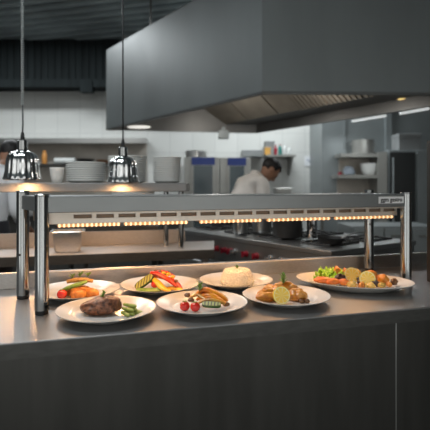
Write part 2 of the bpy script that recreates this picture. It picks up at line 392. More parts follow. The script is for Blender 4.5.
for (c, foot) in ((FL, 1), (FR, 1), (RL, 1), (RR, 1)):
    zt = 1.250 if c in (FL, FR) else 1.258
    b = NB(); cyl(b, c, 0.0205, 0.912, zt, 32, 0.001); ps = link('post', b, 'post', gan, smooth=30)
    b = NB(); cyl(b, c, 0.0190, 0.9006, 0.9125, 28, 0.001); link('foot', b, 'black', ps, smooth=30)
    b = NB(); cyl(b, c, 0.0215, zt - 0.0005, zt + 0.006, 28, 0.002); link('cap', b, 'post', ps, smooth=30)
# screw heads on the rear posts
for c, z in ((RL, 1.05), (RR, 1.11)):
    b = NB(); bmesh.ops.create_icosphere(b, subdivisions=2, radius=0.0042)
    for v in b.verts: v.co += Vector((c.x - 0.002, c.y - 0.0205, z))
    link('screw', b, 'black', gan, smooth=True)
# badge
ub0, ub1 = gu(378.5, -0.045), gu(403.5, -0.045)
b = NB(); ghex(b, ub0, ub1, -0.052, -0.044, 1.2135, 1.2395); bd = link('badge', b, 'badge', gan); bd['label'] = 'pale badge with black lettering'
fc = bpy.data.curves.new('lettering', 'FONT'); fc.body = 'ggm gastro'; fc.align_x = 'CENTER'; fc.align_y = 'CENTER'
fc.size = 0.0225; fc.extrude = 0.0004; fc.offset = 0.0003; fc.materials.append(M['ink'])
tx = bpy.data.objects.new('lettering', fc); COL.objects.link(tx)
gdir = (FR - FL).normalized(); q = GA((ub0 + ub1) / 2, -0.0535, 1.2275); q = q - Vector((-gdir.y, gdir.x, 0)) * 0.0006
bpy.context.view_layer.update()
tm = bpy.data.meshes.new_from_object(tx.evaluated_get(bpy.context.evaluated_depsgraph_get())); bpy.data.objects.remove(tx)
tx = bpy.data.objects.new('lettering', tm); COL.objects.link(tx)
tx.rotation_euler = (pi / 2, 0, math.atan2(gdir.y, gdir.x)); tx.parent = bd; tx.location = q - parent_loc(bd)

# ================================================================== PLATES
PLATE = [(0, 0.0085), (0.045, 0.0085), (0.084, 0.0090), (0.092, 0.0105), (0.098, 0.0145), (0.108, 0.0180), (0.135, 0.0245), (0.1408, 0.0262),
         (0.1425, 0.0262), (0.1422, 0.0246), (0.128, 0.0185), (0.104, 0.0105), (0.088, 0.0040), (0.082, 0.0), (0.076, 0.0), (0.074, 0.003), (0, 0.003)]
def plate(name, c, dia, label, group='round white dinner plates on the pass'):
    s = dia / 0.285
    b = NB(); lathe(b, [(r * s, z) for r, z in PLATE], (0, 0, 0), 72)
    o = link(name, b, 'porcelain', smooth=50); o.location = (c[0], c[1], 0.9006); tag(o, label, 'plate', group); return o
PA, PB, PC, PD, PE, PF = (-0.3144, 1.310), (-0.4736, 1.552), (-0.200, 1.640), (-0.040, 1.385), (0.080, 1.715), (0.2327, 1.475)
plate('dinner_plate', PA, 0.285, 'round white plate holding the steak and asparagus')
plate('dinner_plate', PB, 0.284, 'round white plate with golden croquettes and one cherry tomato')
plate('dinner_plate', PC, 0.284, 'round white plate with red and yellow pepper strips')
plate('dinner_plate', PD, 0.279, 'round white plate with two cherry tomatoes and orange pepper strips')
plate('dinner_plate', PE, 0.278, 'round white plate holding the rice mound')
plate('dinner_plate', PF, 0.284, 'round white plate with glazed chicken and one lemon slice')
GC = Vector((0.518, 1.683)); GROT = math.atan2(-0.135, 0.399)
b = NB(); lathe(b, [(0, 0.009), (0.60, 0.009), (0.70, 0.011), (0.78, 0.0160), (0.97, 0.0295), (1.0, 0.0310), (1.0, 0.0290), (0.86, 0.019), (0.70, 0.006), (0.62, 0.0), (0.57, 0.0), (0.56, 0.003), (0, 0.003)],
                (0, 0, 0), 80, 0.212, 0.142, GROT)
o = link('oval_platter', b, 'porcelain', smooth=50); o.location = (GC.x, GC.y, 0.9006)
tag(o, 'large oval white platter piled with lettuce, salmon and lemon', 'platter')
SURF = 0.9094       # top of a plate's well

# ------------------------------------------------------------------ food helpers (every piece a thing of its own)
def food_blob(name, m, c, s, label, cat, group=None, seed=0, amp=0.15, freq=1.5, rot=None, fb=0.75, sub=3):
    b = NB(); blob(b, (0, 0, 0), s, seed, amp, freq, sub, rot, fb)
    o = link(name, b, m, smooth=True); o.location = c; return tag(o, label, cat, group)
def food_strip(name, m, pts, r, label, cat, group=None, flat=0.45, taper=0.55, n=12):
    p = ease(pts, 6); N = len(p)
    rs = [r * (taper + (1 - taper) * min(1, 3.2 * min(i, N - 1 - i) / (N - 1) + 0.0)) for i in range(N)]
    b = NB(); tube(b, p, rs, n, flat); o = link(name, b, m, smooth=60, loc=p[N // 2]); return tag(o, label, cat, group)
def tomato(c, r, label, group=None):
    b = NB(); blob(b, (0, 0, 0), (r, r, r * 0.95), c[0] * 9, 0.05, 1.0, 3)
    o = link('cherry_tomato', b, 'tomato', smooth=True); o.location = c; tag(o, label, 'tomato', group)
    b = NB()
    for i in range(5):
        a = i * 2 * pi / 5
        tube(b, [(c[0], c[1], c[2] + r * 0.97), (c[0] + cos(a) * r * 0.35, c[1] + sin(a) * r * 0.35, c[2] + r * 0.95), (c[0] + cos(a) * r * 0.6, c[1] + sin(a) * r * 0.6, c[2] + r * 0.86)], [r * 0.09, r * 0.12, r * 0.02], 6, 0.4)
    link('calyx', b, 'herb', o, smooth=True); return o
def leaf_pts(bm, base, d, L, w, up=0.3, curl=0.2, th=0.0005):
    """a small pointed leaf with real thickness"""
    d = Vector(d).normalized(); s = d.cross(Vector((0, 0, 1)))
    s = s.normalized() if s.length > 1e-4 else Vector((1, 0, 0)); nrm = s.cross(d)
    rows = []
    for i in range(6):
        t = i / 5; wd = w * sin(pi * (0.08 + 0.9 * t)) ** 0.8
        c = Vector(base) + d * (L * t) + nrm * (up * L * t - curl * L * t * t)
        rows.append([c - s * wd + nrm * wd * 0.3, c, c + s * wd + nrm * wd * 0.3])
    top = [[bm.verts.new(p + nrm * th) for p in r] for r in rows]; bot = [[bm.verts.new(p - nrm * th) for p in r] for r in rows]
    for i in range(5):
        for j in range(2):
            bm.faces.new((top[i][j], top[i][j + 1], top[i + 1][j + 1], top[i + 1][j])); bm.faces.new((bot[i][j], bot[i + 1][j], bot[i + 1][j + 1], bot[i][j + 1]))
        bm.faces.new((top[i][0], top[i + 1][0], bot[i + 1][0], bot[i][0])); bm.faces.new((top[i][2], bot[i][2], bot[i + 1][2], top[i + 1][2]))
    bm.faces.new((top[0][0], bot[0][0], bot[0][1], top[0][1])); bm.faces.new((top[0][1], bot[0][1], bot[0][2], top[0][2]))
    bm.faces.new((top[5][0], top[5][1], bot[5][1], bot[5][0])); bm.faces.new((top[5][1], top[5][2], bot[5][2], bot[5][1]))
def sprig(c, h, label, n=9, lean=(0.2, 0), seed=1, L=0.011, m='herb', name='herb_sprig'):
    rr = random.Random(seed); c = Vector(c); o = empty(name, c, label, 'herb')
    tip = c + Vector((lean[0] * h, lean[1] * h, h))
    b = NB(); tube(b, [c, c.lerp(tip, 0.5) + Vector((0.002, 0, 0)), tip], [0.0011, 0.0009, 0.0005], 6); link('stem', b, 'asparagus', o, smooth=True)
    for i in range(n):
        t = 0.15 + 0.85 * i / (n - 1); a = i * 2.4 + rr.random()
        b = NB(); leaf_pts(b, c.lerp(tip, t), (cos(a), sin(a), 0.5 + 0.5 * t), L * (1.0 + 0.6 * rr.random()), L * 0.36); link('leaf', b, m, o, smooth=True)
    return o
def lemon(c, r, label, tilt, yaw, thick=0.006, group=None):
    o = empty('lemon_slice', c, label, 'lemon', group)
    def pc(name, prof, m):
        b = NB(); lathe(b, prof, (0, 0, 0), 40); return link(name, b, m, smooth=40)
    t = thick / 2
    a = pc('rind', [(r * 0.93, -t), (r * 0.985, -t), (r, -t * 0.6), (r, t * 0.6), (r * 0.985, t), (r * 0.93, t), (r * 0.93, -t)], 'rind')
    f = pc('pith', [(r * 0.86, -t), (r * 0.93, -t), (r * 0.93, t), (r * 0.86, t), (r * 0.86, -t)], 'pith')
    g = pc('flesh', [(0, -t), (r * 0.86, -t), (r * 0.86, t), (0, t)], 'lemon')
    for k in (a, f, g): k.parent = o
    o.rotation_euler = (tilt, 0, yaw); return o

# ---- plate A: steak
sx, sy = PA[0] - 0.018, PA[1] - 0.002
b = NB(); blob(b, (0, 0, 0), (0.058, 0.042, 0.027), 3, 0.16, 1.6, 4, None, 0.8)
for v in b.verts:
    v.co.z += 0.010 * (v.co.x / 0.058) if v.co.z > 0 else 0
o = link('steak', b, 'steak', smooth=True); o.location = (sx, sy, SURF + 0.0225); tag(o, 'thick dark seared steak topped with a herb sprig', 'steak')
sprig((sx + 0.004, sy - 0.004, SURF + 0.043), 0.016, 'small green herb sprig on top of the steak', 8, (0.5, 0), 4, 0.010)
k = 0
for (dx, dy, dz, an, ln) in ((0.060, -0.030, 0, -0.9, 0.044), (0.070, -0.022, 0, -0.75, 0.046), (0.080, -0.014, 0, -0.6, 0.044), (0.088, -0.004, 0, -0.5, 0.042), (0.062, -0.004, 0, -1.0, 0.040),
                             (0.066, -0.020, 0.0105, -0.65, 0.046), (0.077, -0.010, 0.0105, -0.85, 0.046), (0.070, -0.012, 0.0205, -0.5, 0.046)):
    c = Vector((PA[0] + dx, PA[1] + dy, SURF + 0.0060 + dz)); d = Vector((cos(an), sin(an), 0))
    b = NB(); pts = [c + d * (ln * (t - 0.5)) for t in (0, 0.08, 0.5, 0.72, 0.86, 0.95, 1.0)]
    tube(b, pts, [0.0046, 0.0050, 0.0050, 0.0056, 0.0052, 0.0036, 0.0012], 10)
    o = link('asparagus_spear', b, 'asparagus', smooth=60, loc=c)
    tag(o, 'short cut green asparagus spear heaped right of the steak', 'asparagus', 'asparagus spears beside the steak'); k += 1

# ---- plate B: croquettes
yb = 1.515
tomato((X(62.0, 1.472), 1.472, SURF + 0.0165), 0.0165, 'red cherry tomato in front of the croquettes')
CR = [(78, 1.485, 0.0155, 0.026, 0.018, 0.3), (91, 1.505, 0.0155, 0.028, 0.019, -0.15), (82, 1.545, 0.0155, 0.030, 0.018, 0.2), (71, 1.53, 0.0155, 0.024, 0.017, 0.5)]
labs = ['golden croquette beside the cherry tomato', 'rightmost golden croquette on its plate', 'golden croquette at the back of the pile', 'golden croquette behind the cherry tomato']
for i, (px, y, z, l, w, a) in enumerate(CR):
    food_blob('potato_croquette', 'croquette', (X(px, y), y, SURF + z * 0.82), (l, w, 0.0175), labs[i], 'croquette', 'golden croquettes', i + 2, 0.12, 1.5, a, 0.8)
food_strip('courgette_strip', 'green', [P(62, 290.5, 1.495), P(70, 287.0, 1.50), P(78, 284.5, 1.505), P(87, 281.5, 1.515)], 0.0155, 'long green courgette strip lying across the croquettes', 'courgette', flat=0.5, taper=0.6)
food_strip('breaded_stick', 'crumb', [P(67, 281.8, 1.53), P(75, 280.2, 1.535), P(84, 279.8, 1.54), P(93, 281.0, 1.545)], 0.0115, 'breaded golden stick on top of the croquette pile', 'fried stick', flat=0.7, taper=0.75)
for i, (px, py) in enumerate(((71, 277.6), (79, 275.8), (87, 275.6))):
    sprig(P(px, py + 1, 1.535 + 0.004 * i), 0.007, ['green herb leaf at the left end of the breaded stick', 'green herb leaf in the middle of the breaded stick', 'green herb leaf at the right end of the breaded stick'][i], 6, (1.2, 0), i + 11, 0.012)

# ---- plate C: grilled vegetables
def slab(name, p0, p1, w, th, m1, m2, label, nrm=(0, -0.6, 0.8)):
    p0, p1 = Vector(p0), Vector(p1); c = (p0 + p1) / 2; d = (p1 - p0); L = d.length; d.normalize()
    n = Vector(nrm); n = (n - d * n.dot(d)).normalized(); s = n.cross(d)
    o = empty(name, c, label, 'courgette')
    def outline(k, th):
        pts = []
        for i in range(28):
            a = 2 * pi * i / 28
            pts.append(d * (math.copysign(abs(cos(a)) ** 0.5, cos(a)) * L / 2 * k[0]) + s * (math.copysign(abs(sin(a)) ** 0.8, sin(a)) * w * k[1]))
        bm = NB(); A = [bm.verts.new(p + c + n * th) for p in pts]; B = [bm.verts.new(p + c - n * th) for p in pts]
        bm.faces.new(A); bm.faces.new(B[::-1])
        for i in range(28): bm.faces.new((A[i], B[i], B[(i + 1) % 28], A[(i + 1) % 28]))
        return bm
    link('skin', outline((1.0, 1.0), th * 0.42), m2, o, smooth=40, loc=c)
    link('flesh', outline((0.97, 0.86), th * 0.5), m1, o, smooth=40, loc=c)
    return o
slab('grilled_courgette', P(135.5, 288.5, 1.585), P(153, 275.5, 1.60), 0.0150, 0.011, 'grilled', 'skin_green', 'grilled courgette slice with char lines leaning on the pepper strips')
slab('grilled_courgette', P(136, 290.6, 1.572), P(161, 290.4, 1.572), 0.0085, 0.010, 'green', 'skin_green', 'flat green courgette piece lying below the grilled slice')
tomato((X(155, 1.590), 1.590, SURF + 0.024), 0.0145, 'red cherry tomato half hidden among the pepper strips')
PG = 'pepper strips on the grilled vegetable plate'
for nm, m, pts, r, lb in (
    ('pepper_strip', 'pepper_yellow', [P(154, 279, 1.60), P(158, 283, 1.588), P(163, 288, 1.576), P(170, 291, 1.565)], 0.0156, 'broad yellow pepper strip at the front of the vegetable pile'),
    ('pepper_strip', 'pepper_red', [P(151, 272.5, 1.62), P(158, 274, 1.612), P(168, 279.5, 1.60), P(177, 286.5, 1.59)], 0.0137, 'long red pepper strip along the top of the vegetable pile'),
    ('pepper_strip', 'pepper_red', [P(160, 277.0, 1.63), P(170, 279.5, 1.622), P(177, 284, 1.615), P(181, 289.5, 1.605)], 0.0137, 'red pepper strip at the right end of the vegetable pile'),
    ('pepper_strip', 'pepper_yellow', [P(163, 289.0, 1.61), P(172, 288.0, 1.60), P(180, 289.5, 1.59), P(184, 291.0, 1.58)], 0.0125, 'yellow pepper strip lying on the rim side of its plate'),
    ('pepper_strip', 'pepper_orange', [P(144, 279, 1.66), P(154, 276.0, 1.66), P(164, 277.5, 1.66), P(174, 283.0, 1.655)], 0.0150, 'orange pepper strip at the back of the vegetable pile')):
    food_strip(nm, m, pts, r, lb, 'pepper strip', PG, 0.5, 0.7)
food_strip('pepper_strip', 'pepper_red', [P(150, 275.5, 1.640), P(158, 271.5, 1.645), P(167, 272.5, 1.648), P(175, 277.0, 1.648)], 0.0105, 'red pepper strip arching at the top back of the vegetable pile', 'pepper strip', PG, 0.5, 0.7)
food_strip('courgette_strip', 'green', [P(143, 284, 1.605), P(149, 281.5, 1.605), P(156, 282.0, 1.602)], 0.0090, 'short green courgette strip wedged behind the cherry tomato', 'courgette', None, 0.5, 0.7)
for i, (px, py, y) in enumerate(((155.5, 271.0, 1.640), (160, 271.5, 1.640), (176, 281.0, 1.605))):
    food_blob('mushroom_piece', 'mushroom', P(px, py, y), (0.0075, 0.006, 0.0055), ['brown mushroom piece at the top left of the pepper pile', 'brown mushroom piece beside the corn on the pepper pile', 'brown mushroom piece on the right red pepper strip'][i], 'mushroom', None, i + 9, 0.25, 1.6, None, 0.9)
for i, (px, py, y) in enumerate(((163.5, 273.2, 1.632), (168.5, 274.2, 1.626), (166.0, 276.6, 1.618), (172.5, 277.0, 1.628))):
    food_blob('corn_chunk', 'pepper_yellow', P(px, py, y), (0.0085, 0.007, 0.0065), 'yellow corn chunk on top of the pepper strips', 'corn', 'corn chunks on the pepper strips', i + 5, 0.2, 1.6, None, 0.9)
# ---- plate D
tomato((X(184.7, 1.332), 1.332, SURF + 0.0152), 0.0152, 'left one of two cherry tomatoes beside orange pepper strips')
tomato((X(195.2, 1.324), 1.324, SURF + 0.0152), 0.0152, 'right one of two cherry tomatoes beside orange pepper strips')
DG = 'orange pepper strips on the front middle plate'
for m, pts, r, lb in (
    ('pepper_orange', [P(196, 294.5, 1.39), P(204, 289.5, 1.385), P(213, 292.0, 1.38), P(222, 297.0, 1.372), P(227, 301.5, 1.365)], 0.0152, 'topmost orange pepper strip arching over its pile'),
    ('pepper_orange', [P(197, 299.5, 1.375), P(206, 294.8, 1.37), P(215, 296.5, 1.362), P(223, 302.0, 1.352)], 0.0136, 'orange pepper strip curved below the topmost strip'),
    ('onion', [P(190, 297.5, 1.385), P(198, 294.5, 1.38), P(206, 299, 1.358), P(214, 303.0, 1.345)], 0.0116, 'golden onion strand lying behind the two cherry tomatoes'),
    ('onion', [P(198, 303.0, 1.352), P(208, 299.5, 1.348), P(218, 301.0, 1.344), P(225, 304.0, 1.338)], 0.0105, 'golden onion strand above the green courgette'),
    ('pepper_yellow', [P(203, 296.0, 1.40), P(212, 291.5, 1.402), P(220, 295.0, 1.398), P(227, 300.0, 1.392)], 0.0139, 'yellow pepper strip at the back of the orange strips')):
    food_strip('onion_strand' if m == 'onion' else 'pepper_strip', m, pts, r, lb, 'onion' if m == 'onion' else 'pepper strip', None if m == 'onion' else DG, 0.5, 0.65)
food_strip('pepper_strip', 'pepper_orange', [P(200, 300.5, 1.362), P(209, 296.8, 1.358), P(218, 299.0, 1.352), P(226, 303.5, 1.342)], 0.0105, 'orange pepper strip nearest the green courgette slice', 'pepper strip', DG, 0.5, 0.65)
food_strip('pepper_strip', 'pepper_red', [P(193, 296.0, 1.400), P(201, 292.0, 1.400), P(210, 293.5, 1.398)], 0.0095, 'red pepper strip at the back left of the orange strips', 'pepper strip', None, 0.5, 0.65)
slab('courgette_slice', P(202, 304.2, 1.333), P(221, 305.2, 1.325), 0.0085, 0.011, 'grilled', 'skin_green', 'green courgette slice right of the two cherry tomatoes')
for i, (px, py, y) in enumerate(((187.5, 295.2, 1.392), (191.0, 300.0, 1.365), (226, 304.3, 1.345))):
    food_blob('mushroom_piece', 'mushroom', Vector((X(px, y), y, max(Z(py, y), SURF + 0.007))), (0.010, 0.009, 0.0075), ['brown mushroom piece at the back left of its pile', 'brown mushroom piece just behind the cherry tomatoes', 'brown mushroom piece at the tip of the courgette slice'][i], 'mushroom', None, i, 0.2)
sprig(P(199, 292.0, 1.375), 0.022, 'green herb sprig standing on the orange pepper strips', 11, (0.2, 0), 5, 0.012)
# ---- plate E: rice
rc = Vector((X(237, 1.71), 1.71, SURF))
b = NB(); lathe(b, [(0, 0.0005), (0.060, 0.0005), (0.062, 0.006), (0.0605, 0.020), (0.056, 0.036), (0.051, 0.047), (0.044, 0.0535), (0.030, 0.0560), (0, 0.0565)], (0, 0, 0), 48)
rr = random.Random(3); prof = [(0.062, 0.004), (0.0615, 0.012), (0.0605, 0.020), (0.056, 0.036), (0.051, 0.047), (0.044, 0.0535), (0.030, 0.056), (0.0, 0.0565)]
for i in range(1250):
    t = rr.random() ** 0.8 * (len(prof) - 1.001); k = int(t); t -= k
    r = prof[k][0] * (1 - t) + prof[k + 1][0] * t; z = prof[k][1] * (1 - t) + prof[k + 1][1] * t; a = rr.random() * 2 * pi
    d = Vector((rr.uniform(-1, 1), rr.uniform(-1, 1), rr.uniform(-1, 1))).normalized() * 0.0034
    c = Vector((r * cos(a), r * sin(a), z)); tube(b, [c - d, c - d * 0.5, c + d * 0.5, c + d], [0.0005, 0.0014, 0.0014, 0.0005], 5)
o = link('rice_mound', b, 'rice', smooth=True); o.location = rc; tag(o, 'round moulded mound of white rice on its plate', 'rice', None, 'stuff')
sprig(rc + Vector((-0.002, -0.012, 0.0575)), 0.007, 'tiny green herb leaf on top of the rice', 5, (0.6, 0), 9, 0.010)
# ---- plate F: chicken
CG = 'glazed chicken pieces'
for i, (px, y, s, a, lb) in enumerate(((267, 1.450, (0.038, 0.027, 0.021), 0.30, 'glazed chicken piece left of the lemon slice'),
                                       (286, 1.490, (0.048, 0.030, 0.029), -0.1, 'largest glazed chicken piece behind the lemon slice'),
                                       (297, 1.452, (0.034, 0.024, 0.022), -0.5, 'glazed chicken piece right of the lemon slice'),
                                       (271, 1.505, (0.036, 0.026, 0.024), 0.5, 'glazed chicken piece at the back of the chicken plate'))):
    food_blob('chicken_piece', 'chicken', (X(px, y), y, SURF + s[2] * 0.74 + 0.001), s, lb, 'chicken', CG, i + 20, 0.28, 1.7, a, 0.72, 4)
lemon((X(281.5, 1.412), 1.412, SURF + 0.0275), 0.0275, 'lemon slice leaning against the glazed chicken', radians(76), radians(6))
for i, (px, y) in enumerate(((307.0, 1.425), (301.5, 1.422))):
    food_blob('mushroom_piece', 'mushroom', (X(px, y), y, SURF + 0.006), (0.0085, 0.007, 0.0075), ['brown mushroom piece farthest from the lemon on the chicken plate', 'brown mushroom piece in front of the right chicken piece'][i], 'mushroom', None, i + 3, 0.2)
sprig((X(283, 1.475), 1.475, SURF + 0.047), 0.026, 'tall green herb sprig standing on the chicken', 13, (0.1, 0), 8, 0.013)
# ---- platter G
GS = 0.9006 + 0.0095
def gp(px, y, z): return Vector((X(px, y), y, GS + z))
LIFT = 0.007
let = empty('lettuce', gp(331, 1.70, 0.0), 'bunch of frilly bright green lettuce on the platter', 'lettuce')
for i, (px, y, z, yaw, s) in enumerate(((325, 1.700, 0.030, 2.4, 1.25), (331, 1.693, 0.029, 1.5, 1.2), (337, 1.705, 0.030, 0.7, 1.15), (328, 1.727, 0.038, 1.9, 1.3), (334, 1.730, 0.038, 1.2, 1.2), (321, 1.695, 0.022, 3.0, 0.9))):
    b = NB(); c = gp(px, y, z); nr, na = 9, 40; th = 0.0006; rows = []
    for j in range(nr):
        r = 0.031 * s * (j + 0.6) / nr; row = []
        for q in range(na + 1):
            a = -1.9 + 3.8 * q / na
            rf = (j / (nr - 1)) ** 2
            w = Vector((r * cos(a) * 1.05, r * sin(a) * 0.9, -0.012 + r * 0.55 + rf * 0.0065 * sin(a * 9 + i * 2) + rf * 0.003 * sin(a * 17 + i)))
            w = Matrix.Rotation(yaw, 3, 'Z') @ w
            row.append(c + w)
        rows.append(row)
    T = [[b.verts.new(p + Vector((0, 0, th))) for p in r] for r in rows]; Bm = [[b.verts.new(p - Vector((0, 0, th))) for p in r] for r in rows]
    for j in range(nr - 1):
        for q in range(na):
            b.faces.new((T[j][q], T[j][q + 1], T[j + 1][q + 1], T[j + 1][q])); b.faces.new((Bm[j][q], Bm[j + 1][q], Bm[j + 1][q + 1], Bm[j][q + 1]))
    for j in range(nr - 1):
        for q in (0, na): b.faces.new((T[j][q], T[j + 1][q], Bm[j + 1][q], Bm[j][q]))
    for q in range(na):
        for j in (0, nr - 1): b.faces.new((T[j][q], T[j][q + 1], Bm[j][q + 1], Bm[j][q]))
    link('leaf', b, 'lettuce', let, smooth=True)
SG = 'salmon pieces on the oval platter'
for i, (px, y, s, a, lb) in enumerate(((323, 1.655, (0.033, 0.020, 0.013), -0.15, 'salmon piece below the lettuce at the platter tip'), (333, 1.640, (0.028, 0.017, 0.0125), 0.2, 'salmon piece below the lettuce nearer the lemon slices'),
                                   (344, 1.630, (0.020, 0.014, 0.013), -0.5, 'small salmon piece in front of the first lemon slice'))):
    food_blob('salmon_piece', 'salmon', gp(px, y, s[2] * 0.75 + (0.014 if i == 0 else 0.012)), s, lb, 'salmon', SG, i + 30, 0.16, 1.5, a, 0.75)
lemon(gp(352.0, 1.668, 0.0395), 0.0285, 'lemon slice nearer the lettuce on the oval platter', radians(68), radians(-4))
lemon(gp(367.5, 1.632, 0.0330), 0.0285, 'lemon slice farther from the lettuce on the oval platter', radians(72), radians(-12))
for i, (px, y, z, s, m, nm, lb) in enumerate((
    (340, 1.670, 0.020, (0.018, 0.016, 0.020), 'dark_mush', 'mushroom_piece', 'dark mushroom piece between lettuce and first lemon slice'),
    (360, 1.655, 0.016, (0.014, 0.014, 0.017), 'dark_mush', 'mushroom_piece', 'dark mushroom piece between the two lemon slices'),
    (376, 1.615, 0.011, (0.014, 0.011, 0.013), 'dark_mush', 'mushroom_piece', 'dark mushroom piece right of the second lemon slice'),
    (394, 1.640, 0.014, (0.016, 0.013, 0.014), 'mushroom', 'mushroom_piece', 'brown mushroom piece at the far end of the platter'),
    (383, 1.650, 0.019, (0.020, 0.018, 0.022), 'carrot', 'carrot_chunk', 'large orange carrot chunk right of the lemon slices'),
    (337, 1.735, 0.028, (0.014, 0.013, 0.026), 'carrot', 'carrot_chunk', 'orange carrot chunk behind the lettuce'),
    (345, 1.735, 0.022, (0.016, 0.015, 0.024), 'croquette', 'potato_chunk', 'golden potato chunk at the back behind the dark mushroom'),
    (352, 1.612, 0.010, (0.016, 0.012, 0.012), 'potato', 'potato_chunk', 'yellow potato chunk in front of the first lemon slice'),
    (362, 1.603, 0.010, (0.016, 0.012, 0.012), 'croquette', 'potato_chunk', 'golden potato chunk in front of the two lemon slices'),
    (371, 1.592, 0.010, (0.014, 0.011, 0.012), 'potato', 'potato_chunk', 'yellow potato chunk below the second lemon slice'),
    (382, 1.600, 0.010, (0.015, 0.011, 0.011), 'potato', 'potato_chunk', 'yellow potato chunk in front of the large carrot chunk'),
    (389, 1.612, 0.010, (0.012, 0.010, 0.010), 'croquette', 'potato_chunk', 'golden potato chunk beside the far mushroom piece'),
    (371, 1.690, 0.022, (0.024, 0.020, 0.026), 'croquette', 'potato_chunk', 'golden potato chunk behind the second lemon slice'),
    (357, 1.715, 0.022, (0.026, 0.022, 0.026), 'potato', 'potato_chunk', 'yellow potato chunk behind the first lemon slice'))):
    food_blob(nm, m, gp(px, y, z + LIFT), (s[0] * 1.15, s[1] * 0.9, s[2] * 0.9), lb, nm.split('_')[0], None, i + 40, 0.3, 1.9, i * 1.3, 0.8)

# ================================================================== MIDDLE TABLE WITH OVERSHELF
def ty(x): return 2.71 + 0.26 * x
tb = empty('prep_table', (-0.9, 2.7, 0), 'stainless steel prep table with backsplash and overshelf behind the pass', 'table')
TX0, TX1 = -2.3, -0.005
b = NB(); prism(b, [(TX0, ty(TX0)), (TX1, ty(TX1)), (TX1, ty(TX1) + 0.42), (TX0, ty(TX0) + 0.42)], 0.872, 0.9); bevel(b, 0.003, 2); link('worktop', b, 'satin', tb)
b = NB(); prism(b, [(TX0, ty(TX0) - 0.004), (TX1, ty(TX1) - 0.004), (TX1, ty(TX1) + 0.004), (TX0, ty(TX0) + 0.004)], 0.845, 0.8965); link('front_edge', b, 'edge_steel', tb)
b = NB(); prism(b, [(TX0, ty(TX0) + 0.40), (TX1 - 0.2, ty(TX1 - 0.2) + 0.40), (TX1 - 0.2, ty(TX1 - 0.2) + 0.42), (TX0, ty(TX0) + 0.42)], 0.9, 0.985); link('backsplash', b, 'splash', tb)
b = NB(); prism(b, [(TX0, ty(TX0) + 0.02), (TX1 - 0.02, ty(TX1) + 0.015), (TX1 - 0.02, ty(TX1) + 0.40), (TX0, ty(TX0) + 0.40)], 0.25, 0.29); link('undershelf', b, 'dark_steel', tb)
for x in (TX0 + 0.05, -1.2, TX1 - 0.06):
    for dy in (0.04, 0.38):
        b = NB(); cyl(b, (x, ty(x) + dy), 0.02, 0.0, 0.873, 16); link('leg', b, 'steel', tb, smooth=30)
SX1 = X(187, 2.67)
def sy0(x): return 2.70 + 0.26 * x
b = NB(); prism(b, [(TX0, sy0(TX0)), (SX1, sy0(SX1)), (SX1, sy0(SX1) + 0.34), (TX0, sy0(TX0) + 0.34)], 1.247, 1.298); bevel(b, 0.004, 2); osf = link('overshelf', b, 'shelf_steel', tb)
for (px, y) in ((181, 2.745), (166, 2.87), (20, 2.745)):
    x = X(px, y)
    b = NB(); cyl(b, (x, y), 0.0165, 0.9, 1.248, 18); link('shelf_post', b, 'post', tb, smooth=30)
# container on the table
pc0 = Vector((X(68, 2.62), 2.62, 0.9006))
pan = empty('steel_container', pc0, 'small deep stainless steel food container on the prep table', 'container')
b = NB()
def rr_ring(hx, hy, z, r=0.014, n=5):
    pts = []
    for (cx, cy, a0) in ((hx - r, hy - r, 0), (-hx + r, hy - r, pi / 2), (-hx + r, -hy + r, pi), (hx - r, -hy + r, 3 * pi / 2)):
        for i in range(n): a = a0 + pi / 2 * i / (n - 1); pts.append((cx + r * cos(a), cy + r * sin(a), z))
    return pts
yaw = math.atan(0.26)
def ringstack(bm, rings, c, yaw, cap0=True, cap1=True):
    Rm = Matrix.Rotation(yaw, 3, 'Z'); vs = [[bm.verts.new(Rm @ Vector(p) + c) for p in r] for r in rings]
    n = len(vs[0])
    for a, q in zip(vs, vs[1:]):
        for i in range(n): bm.faces.new((a[i], a[(i + 1) % n], q[(i + 1) % n], q[i]))
    if cap0: bm.faces.new(vs[0][::-1])
    if cap1: bm.faces.new(vs[-1])
ringstack(b, [rr_ring(0.062, 0.058, 0.0), rr_ring(0.070, 0.066, 0.012), rr_ring(0.080, 0.076, 0.118), rr_ring(0.078, 0.074, 0.118), rr_ring(0.068, 0.064, 0.014), rr_ring(0.06, 0.056, 0.004)], pc0, yaw)
link('body', b, 'satin', pan, smooth=40)
b = NB(); ringstack(b, [rr_ring(0.094, 0.088, 0.116, 0.02), rr_ring(0.096, 0.090, 0.119, 0.02), rr_ring(0.094, 0.088, 0.122, 0.02), rr_ring(0.079, 0.075, 0.122), rr_ring(0.079, 0.075, 0.116), rr_ring(0.094, 0.088, 0.116, 0.02)], pc0, yaw, False, False)
link('rim', b, 'steel', pan, smooth=40)

# cup and plate stacks on the overshelf (every plate of a stack is a plate)
cy_ = sy0(X(57, 2.42)) + 0.10; cc = Vector((X(57, cy_), cy_, 1.298))
b = NB(); lathe(b, [(0, 0), (0.024, 0), (0.027, 0.003), (0.034, 0.03), (0.0385, 0.06), (0.0405, 0.086), (0.0395, 0.088), (0.0375, 0.086), (0.034, 0.05), (0.024, 0.006), (0, 0.005)], (0, 0, 0), 40)
o = link('cup', b, 'cup', smooth=40); o.location = cc; tag(o, 'white handleless cup standing alone left of the plate stacks', 'cup')
SP = [(0, 0.003), (0.062, 0.003), (0.072, 0.006), (0.100, 0.0125), (0.1035, 0.0150), (0.1055, 0.0150), (0.1055, 0.0120), (0.076, 0.001), (0.070, 0.0), (0.060, 0.0), (0, 0.0005)]
ORD = ['', 'second', 'third', 'fourth', 'fifth', 'sixth', 'seventh', 'eighth', 'ninth', 'tenth', 'eleventh', 'twelfth']
